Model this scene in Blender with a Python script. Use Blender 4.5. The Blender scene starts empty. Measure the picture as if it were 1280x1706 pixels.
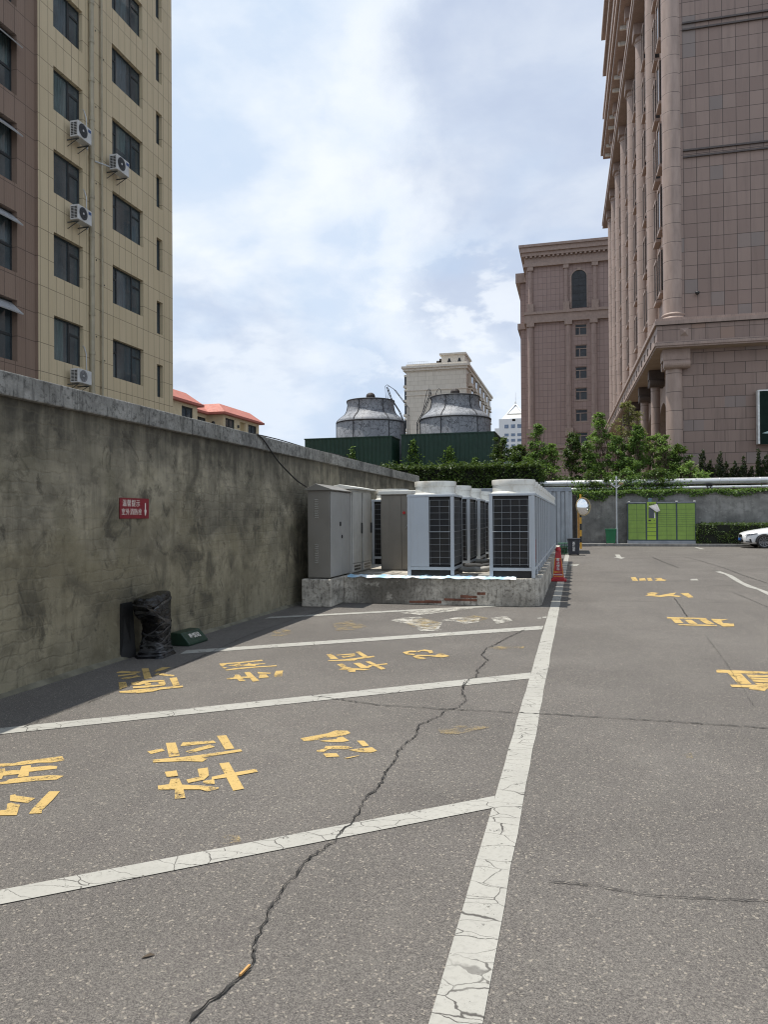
import bpy, math, random
from mathutils import Vector, Matrix, noise
R = math.radians
SC = bpy.context.scene
COL = SC.collection
random.seed(7)

# ------------------------------------------------------------------ camera
cam = bpy.data.cameras.new("camera"); co = bpy.data.objects.new("camera", cam); COL.objects.link(co)
SC.camera = co
cam.sensor_fit = 'VERTICAL'; cam.sensor_height = 36.0; cam.lens = 36.0 * 1240 / 1706
cam.clip_start = 0.05; cam.clip_end = 6000
YAW, PIT, ROL = R(14.52), R(0.436), R(-0.37)
_f = Vector((-math.sin(YAW) * math.cos(PIT), math.cos(YAW) * math.cos(PIT), math.sin(PIT)))
_r0 = Vector((math.cos(YAW), math.sin(YAW), 0)); _u0 = _r0.cross(_f)
_r = _r0 * math.cos(ROL) + _u0 * math.sin(ROL); _u = _u0 * math.cos(ROL) - _r0 * math.sin(ROL)
M3 = Matrix((_r, _u, -_f)).transposed()
co.matrix_world = Matrix.Translation((0, 0, 1.6)) @ M3.to_4x4()

# ------------------------------------------------------------------ node helpers
def nd(nt, t, ins=None, **props):
    n = nt.nodes.new(t)
    for k, v in props.items(): setattr(n, k, v)
    for k, v in (ins or {}).items():
        s = n.inputs[k]
        if isinstance(v, bpy.types.NodeSocket): nt.links.new(v, s)
        else: s.default_value = v
    return n
def c4(c): return (c[0], c[1], c[2], 1.0)
def mixc(nt, fac, a, b, blend='MIX'):
    n = nt.nodes.new('ShaderNodeMix'); n.data_type = 'RGBA'; n.blend_type = blend
    for i, v in ((0, fac), (6, a), (7, b)):
        if isinstance(v, bpy.types.NodeSocket): nt.links.new(v, n.inputs[i])
        else: n.inputs[i].default_value = c4(v) if i > 0 else v
    return n.outputs[2]
def ramp(nt, fac, a, b, v0=0.0, v1=1.0):
    n = nd(nt, 'ShaderNodeMapRange', {0: fac, 1: a, 2: b, 3: v0, 4: v1}); n.clamp = True
    return n.outputs[0]
def mth(nt, op, a, b=0.0, c=0.0):
    n = nt.nodes.new('ShaderNodeMath'); n.operation = op
    for i, v in enumerate((a, b, c)):
        if isinstance(v, bpy.types.NodeSocket): nt.links.new(v, n.inputs[i])
        else: n.inputs[i].default_value = v
    return n.outputs[0]
def noi(nt, vec, scale, detail=4.0, rough=.55, lac=2.0, dist=0.0):
    return nd(nt, 'ShaderNodeTexNoise', {'Vector': vec, 'Scale': scale, 'Detail': detail, 'Roughness': rough, 'Lacunarity': lac, 'Distortion': dist}).outputs[0]
def mapv(nt, vec, scale=(1, 1, 1), loc=(0, 0, 0), rot=(0, 0, 0)):
    return nd(nt, 'ShaderNodeMapping', {'Vector': vec, 'Scale': scale, 'Location': loc, 'Rotation': rot}).outputs[0]
def mk(name):
    m = bpy.data.materials.new(name); m.use_nodes = True; nt = m.node_tree
    b = nt.nodes['Principled BSDF']
    tc = nd(nt, 'ShaderNodeTexCoord')
    return m, nt, b, tc.outputs['Object']
def setb(nt, b, col=None, rough=None, metal=None, normal=None, spec=None):
    for k, v in (('Base Color', col), ('Roughness', rough), ('Metallic', metal), ('Normal', normal), ('Specular IOR Level', spec)):
        if v is None: continue
        if isinstance(v, bpy.types.NodeSocket): nt.links.new(v, b.inputs[k])
        else: b.inputs[k].default_value = c4(v) if k == 'Base Color' else v
def bump(nt, h, strength=.3, dist=.01):
    return nd(nt, 'ShaderNodeBump', {'Height': h, 'Strength': strength, 'Distance': dist}).outputs[0]
MATS = {}
def simple(name, col, rough=.55, metal=0.0, var=.25, scale=4.0, dirt=None, dscale=1.5, damt=.5, stretch=(1, 1, .25), bmp=0.0, bscale=60, spec=.5):
    """paint / metal / plastic with tone variation, streaky dirt and slight bump"""
    if name in MATS: return MATS[name]
    m, nt, b, P = mk(name)
    n = noi(nt, P, scale, 5)
    c = mixc(nt, ramp(nt, n, .3, .7), [x * (1 - var) for x in col], [min(1, x * (1 + var * .6)) for x in col])
    if dirt:
        d = noi(nt, mapv(nt, P, stretch), dscale * 4, 7, .65)
        c = mixc(nt, ramp(nt, d, .48, .72, 0, damt), c, dirt)
    setb(nt, b, c, None, metal, spec=spec)
    r = ramp(nt, noi(nt, P, scale * 3, 3), .3, .7, max(.02, rough - .1), min(1, rough + .1)); nt.links.new(r, b.inputs['Roughness'])
    if bmp: nt.links.new(bump(nt, noi(nt, P, bscale, 4), bmp, .01), b.inputs['Normal'])
    MATS[name] = m
    return m

# ------------------------------------------------------------------ world: daylight sky with broken cloud
SUN = Vector((-0.262, 0.015, 0.965)).normalized()
W = bpy.data.worlds.new("World"); SC.world = W; W.use_nodes = True
nt = W.node_tree; nt.nodes.clear()
sky = nd(nt, 'ShaderNodeTexSky', sky_type='NISHITA', sun_disc=False, sun_elevation=math.asin(SUN.z), sun_rotation=math.atan2(SUN.x, SUN.y), air_density=1.0, dust_density=1.2, ozone_density=1.0)
g = nd(nt, 'ShaderNodeTexCoord').outputs['Generated']
sx = nd(nt, 'ShaderNodeSeparateXYZ', {0: g})
zz = mth(nt, 'ADD', mth(nt, 'MAXIMUM', sx.outputs[2], 0.0), .35)
cp = nd(nt, 'ShaderNodeCombineXYZ', {0: mth(nt, 'DIVIDE', sx.outputs[0], zz), 1: mth(nt, 'DIVIDE', sx.outputs[1], zz), 2: mth(nt, 'MULTIPLY', sx.outputs[2], 1.2)}).outputs[0]
def cdir(az, el): return (math.sin(R(az)) * math.cos(R(el)), math.cos(R(az)) * math.cos(R(el)), math.sin(R(el)))
def lobe(az, el, rad, core=.15):           # a cloud bank: soft patch of sky around a compass direction
    d = nd(nt, 'ShaderNodeVectorMath', {0: g, 1: cdir(az, el)}, operation='DOT_PRODUCT').outputs['Value']
    return nd(nt, 'ShaderNodeMapRange', {0: d, 1: math.cos(R(rad)), 2: math.cos(R(rad * core)), 3: 0.0, 4: 1.0}, interpolation_type='SMOOTHSTEP').outputs[0]
n1 = noi(nt, cp, 2.3, 8, .50, dist=.2)
n2 = noi(nt, mapv(nt, cp, (1, 1, 1), (3.3, 7.1, 1.0)), 5.0, 9, .55, dist=.15)
n3 = noi(nt, mapv(nt, cp, (1, 1, 1), (9.3, 2.1, 4.0)), 1.3, 5, .5)
wob = mth(nt, 'MULTIPLY', mth(nt, 'SUBTRACT', noi(nt, g, 5.0, 8, .55), .5), 1.0)
# the big grey bank on the right with its bright edge, a second one low on the left
gd = nd(nt, 'ShaderNodeVectorMath', {0: g, 1: cdir(3, 25)}, operation='DOT_PRODUCT').outputs['Value']
gx = mth(nt, 'ADD', gd, mth(nt, 'MULTIPLY', wob, .10))
grey = nd(nt, 'ShaderNodeMapRange', {0: gx, 1: math.cos(R(19)), 2: math.cos(R(12)), 3: 0.0, 4: 1.0}, interpolation_type='SMOOTHSTEP').outputs[0]
edge = mth(nt, 'MULTIPLY', nd(nt, 'ShaderNodeMapRange', {0: gx, 1: math.cos(R(20.5)), 2: math.cos(R(18)), 3: 0.0, 4: 1.0}, interpolation_type='SMOOTHSTEP').outputs[0], mth(nt, 'SUBTRACT', 1.0, grey))
grey2 = mth(nt, 'MULTIPLY', lobe(-27, 11, 9), ramp(nt, n2, .38, .58, 1.0, .2))
grey3 = mth(nt, 'MULTIPLY', lobe(-15, 7, 8), ramp(nt, n1, .38, .58, 1.0, .1))
puff = ramp(nt, mth(nt, 'ADD', mth(nt, 'MULTIPLY', n2, .45), mth(nt, 'MULTIPLY', n1, .55)), .43, .57)
white = (7.4, 7.9, 8.5); pale = (5.7, 6.6, 7.9); greyc = (4.5, 5.2, 6.6)
cl = mixc(nt, puff, pale, white)
gm = mth(nt, 'MAXIMUM', mth(nt, 'MULTIPLY', grey, ramp(nt, n2, .35, .65, .95, .55)), mth(nt, 'MAXIMUM', mth(nt, 'MULTIPLY', grey2, .8), mth(nt, 'MULTIPLY', grey3, .7)))
cl = mixc(nt, gm, cl, greyc)
cl = mixc(nt, mth(nt, 'MULTIPLY', edge, .55), cl, (7.8, 8.2, 8.7))
cum = mth(nt, 'MULTIPLY', lobe(-9, 12, 11), ramp(nt, n2, .47, .53))
cl = mixc(nt, mth(nt, 'MULTIPLY', cum, .7), cl, (7.8, 8.2, 8.7))
blue = mixc(nt, .75, sky.outputs[0], (4.6, 6.2, 8.3))
cover = ramp(nt, mth(nt, 'ADD', n1, mth(nt, 'MULTIPLY', n3, .35)), .50, .66, .6, 1.0)
cc = mixc(nt, cover, blue, cl)
hz = ramp(nt, sx.outputs[2], .0, .30, .7, .0)
cc = mixc(nt, hz, cc, (5.7, 6.6, 7.9))
# overhead, out of view, the sky colour is deepened to weaken the fill light
cc = mixc(nt, ramp(nt, sx.outputs[2], .62, .90, 0.0, .55), cc, (3.4, 4.6, 6.6))
bg = nd(nt, 'ShaderNodeBackground', {'Color': cc, 'Strength': .10})
nt.links.new(bg.outputs[0], nd(nt, 'ShaderNodeOutputWorld').inputs[0])

sl = bpy.data.lights.new("sun", 'SUN'); sl.energy = 4.4; sl.angle = R(.6); sl.color = (1.0, .955, .88)
so = bpy.data.objects.new("sun", sl); COL.objects.link(so); so.rotation_euler = SUN.to_track_quat('Z', 'Y').to_euler(); so.location = (0, 0, 60)
SC.view_settings.view_transform = 'Standard'; SC.view_settings.look = 'None'
SC.view_settings.exposure = 0.30; SC.view_settings.gamma = 1.0
SC.cycles.use_denoising = True; SC.cycles.filter_width = 1.15
SC.cycles.max_bounces = 6; SC.cycles.transparent_max_bounces = 12

# ------------------------------------------------------------------ mesh helpers
class MB:
    def __init__(s): s.v = []; s.f = []
    def quad(s, a, b, c, d):
        i = len(s.v); s.v += [tuple(a), tuple(b), tuple(c), tuple(d)]; s.f.append((i, i + 1, i + 2, i + 3)); return s
    def poly(s, pts):
        i = len(s.v); s.v += [tuple(p) for p in pts]; s.f.append(tuple(range(i, i + len(pts)))); return s
    def box(s, x0, x1, y0, y1, z0, z1):
        i = len(s.v)
        s.v += [(x0, y0, z0), (x1, y0, z0), (x1, y1, z0), (x0, y1, z0), (x0, y0, z1), (x1, y0, z1), (x1, y1, z1), (x0, y1, z1)]
        s.f += [tuple(i + k for k in q) for q in ((0, 3, 2, 1), (4, 5, 6, 7), (0, 1, 5, 4), (1, 2, 6, 5), (2, 3, 7, 6), (3, 0, 4, 7))]
        return s
    def prism(s, pts, z0, z1):            # polygon in xy, extruded in z
        i = len(s.v); n = len(pts)
        s.v += [(p[0], p[1], z0) for p in pts] + [(p[0], p[1], z1) for p in pts]
        s.f.append(tuple(range(i + n - 1, i - 1, -1))); s.f.append(tuple(range(i + n, i + 2 * n)))
        for k in range(n): s.f.append((i + k, i + (k + 1) % n, i + n + (k + 1) % n, i + n + k))
        return s
    def extrude(s, pts, off):             # any planar 3-D polygon, extruded by a vector
        i = len(s.v); n = len(pts); o = Vector(off)
        s.v += [tuple(p) for p in pts] + [tuple(Vector(p) + o) for p in pts]
        s.f.append(tuple(range(i + n - 1, i - 1, -1))); s.f.append(tuple(range(i + n, i + 2 * n)))
        for k in range(n): s.f.append((i + k, i + (k + 1) % n, i + n + (k + 1) % n, i + n + k))
        return s
    def lathe(s, prof, cx=0, cy=0, n=24, a0=0.0, a1=2 * math.pi):
        full = abs(a1 - a0 - 2 * math.pi) < 1e-6; m = n if full else n + 1; i = len(s.v)
        for r, z in prof:
            for k in range(m):
                a = a0 + (a1 - a0) * k / n
                s.v.append((cx + r * math.cos(a), cy + r * math.sin(a), z))
        for j in range(len(prof) - 1):
            for k in range(n):
                k2 = (k + 1) % m
                s.f.append((i + j * m + k, i + j * m + k2, i + (j + 1) * m + k2, i + (j + 1) * m + k))
        return s
    def cyl(s, a, b, r0, r1=None, n=10, caps=True):
        r1 = r0 if r1 is None else r1
        a = Vector(a); b = Vector(b); d = (b - a).normalized()
        u = d.orthogonal().normalized(); w = d.cross(u); i = len(s.v)
        for p, r in ((a, r0), (b, r1)):
            for k in range(n):
                t = 2 * math.pi * k / n; s.v.append(tuple(p + u * (r * math.cos(t)) + w * (r * math.sin(t))))
        for k in range(n): s.f.append((i + k, i + (k + 1) % n, i + n + (k + 1) % n, i + n + k))
        if caps: s.f.append(tuple(range(i + n - 1, i - 1, -1))); s.f.append(tuple(range(i + n, i + 2 * n)))
        return s
    def tube(s, pts, r, n=6, r1=None):
        P = [Vector(p) for p in pts]; i = len(s.v); L = len(P)
        for j, p in enumerate(P):
            d = (P[min(j + 1, L - 1)] - P[max(j - 1, 0)]).normalized()
            u = Vector((0, 0, 1)).cross(d)
            u = Vector((1, 0, 0)) if u.length < 1e-3 else u.normalized()
            w = d.cross(u); rr = r if r1 is None else r + (r1 - r) * j / max(1, L - 1)
            for k in range(n):
                t = 2 * math.pi * k / n; s.v.append(tuple(p + u * (rr * math.cos(t)) + w * (rr * math.sin(t))))
        for j in range(L - 1):
            for k in range(n):
                s.f.append((i + j * n + k, i + j * n + (k + 1) % n, i + (j + 1) * n + (k + 1) % n, i + (j + 1) * n + k))
        s.f.append(tuple(range(i + n - 1, i - 1, -1))); s.f.append(tuple(range(i + (L - 1) * n, i + L * n)))
        return s
    def leaf(s, p, size, rnd, droop=.0):
        p = Vector(p)
        d = Vector((rnd.uniform(-1, 1), rnd.uniform(-1, 1), rnd.uniform(-.8, .6) - droop)).normalized()
        u = d.cross(Vector((rnd.uniform(-1, 1), rnd.uniform(-1, 1), rnd.uniform(.2, 1.6)))).normalized()
        l = size * rnd.uniform(.7, 1.4); w = l * .27
        return s.quad(p, p + d * (l * .45) + u * w, p + d * l, p + d * (l * .45) - u * w)
    def wall(s, P, u0, u1, z0, z1, holes=(), depth=.12):
        """a wall in the (u,z) plane with real openings and their reveals; P(u,z,d) gives the point d metres in"""
        us = sorted({u0, u1, *[h[0] for h in holes], *[h[1] for h in holes]}); zs = sorted({z0, z1, *[h[2] for h in holes], *[h[3] for h in holes]})
        us = [u for u in us if u0 - 1e-6 <= u <= u1 + 1e-6]; zs = [z for z in zs if z0 - 1e-6 <= z <= z1 + 1e-6]
        for i in range(len(us) - 1):
            for j in range(len(zs) - 1):
                um = (us[i] + us[i + 1]) / 2; zm = (zs[j] + zs[j + 1]) / 2
                if any(h[0] < um < h[1] and h[2] < zm < h[3] for h in holes): continue
                s.quad(P(us[i], zs[j], 0), P(us[i + 1], zs[j], 0), P(us[i + 1], zs[j + 1], 0), P(us[i], zs[j + 1], 0))
        for a, b, c, d in holes:
            for (ua, za), (ub, zb) in (((a, c), (b, c)), ((b, c), (b, d)), ((b, d), (a, d)), ((a, d), (a, c))):
                s.quad(P(ua, za, 0), P(ub, zb, 0), P(ub, zb, depth), P(ua, za, depth))
        return s
    def build(s, name, mat=None, parent=None, smooth=False, bev=0.0, auto=False):
        me = bpy.data.meshes.new(name); me.from_pydata(s.v, [], s.f); me.update()
        o = bpy.data.objects.new(name, me); COL.objects.link(o)
        if mat: me.materials.append(mat)
        if parent: o.parent = parent
        if smooth:
            for p in me.polygons: p.use_smooth = True
            if auto:
                try: me.set_sharp_from_angle(angle=R(40))
                except Exception: pass
        if bev:
            b = o.modifiers.new("bevel", 'BEVEL'); b.width = bev; b.segments = 2; b.limit_method = 'ANGLE'; b.angle_limit = R(40)
        return o
def tag(o, label, cat, group=None):
    o['label'] = label; o['category'] = cat
    if group: o['group'] = group
    return o
def struct(o, kind='structure'): o['kind'] = kind; return o
def empty(name, label, cat, loc=(0, 0, 0), rz=0.0, group=None):
    o = bpy.data.objects.new(name, None); COL.objects.link(o); o.location = loc; o.rotation_euler = (0, 0, rz); o.empty_display_size = .3
    return tag(o, label, cat, group)
def kids(o): return [c for c in bpy.data.objects if c.parent == o]
def copy_tree(o, parent=None):
    c = o.copy(); COL.objects.link(c)
    if parent: c.parent = parent
    for ch in kids(o): copy_tree(ch, c)
    return c
FX = Matrix(((0, 0, 1), (1, 0, 0), (0, 1, 0)))       # writing that faces +X
FY = Matrix(((1, 0, 0), (0, 0, -1), (0, 1, 0)))      # writing that faces -Y
def txt(name, body, size, mat, parent, loc, rot, ext=.001, bold=0.0, space=1.0, line=1.0, wide=1.0):
    cu = bpy.data.curves.new(name, 'FONT'); cu.body = body; cu.size = size; cu.extrude = ext; cu.offset = bold
    cu.align_x = 'CENTER'; cu.align_y = 'CENTER'; cu.space_character = space; cu.space_line = line
    t = bpy.data.objects.new(name, cu); COL.objects.link(t)
    bpy.context.view_layer.update()
    me = bpy.data.meshes.new_from_object(t.evaluated_get(bpy.context.evaluated_depsgraph_get()))
    COL.objects.unlink(t); bpy.data.objects.remove(t); bpy.data.curves.remove(cu)
    me.transform(Matrix.Translation(loc) @ rot.to_4x4() @ Matrix.Diagonal((wide, 1, 1, 1))); me.materials.clear(); me.materials.append(mat); me.name = name
    o = bpy.data.objects.new(name, me); COL.objects.link(o); o.parent = parent
    return o

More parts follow.
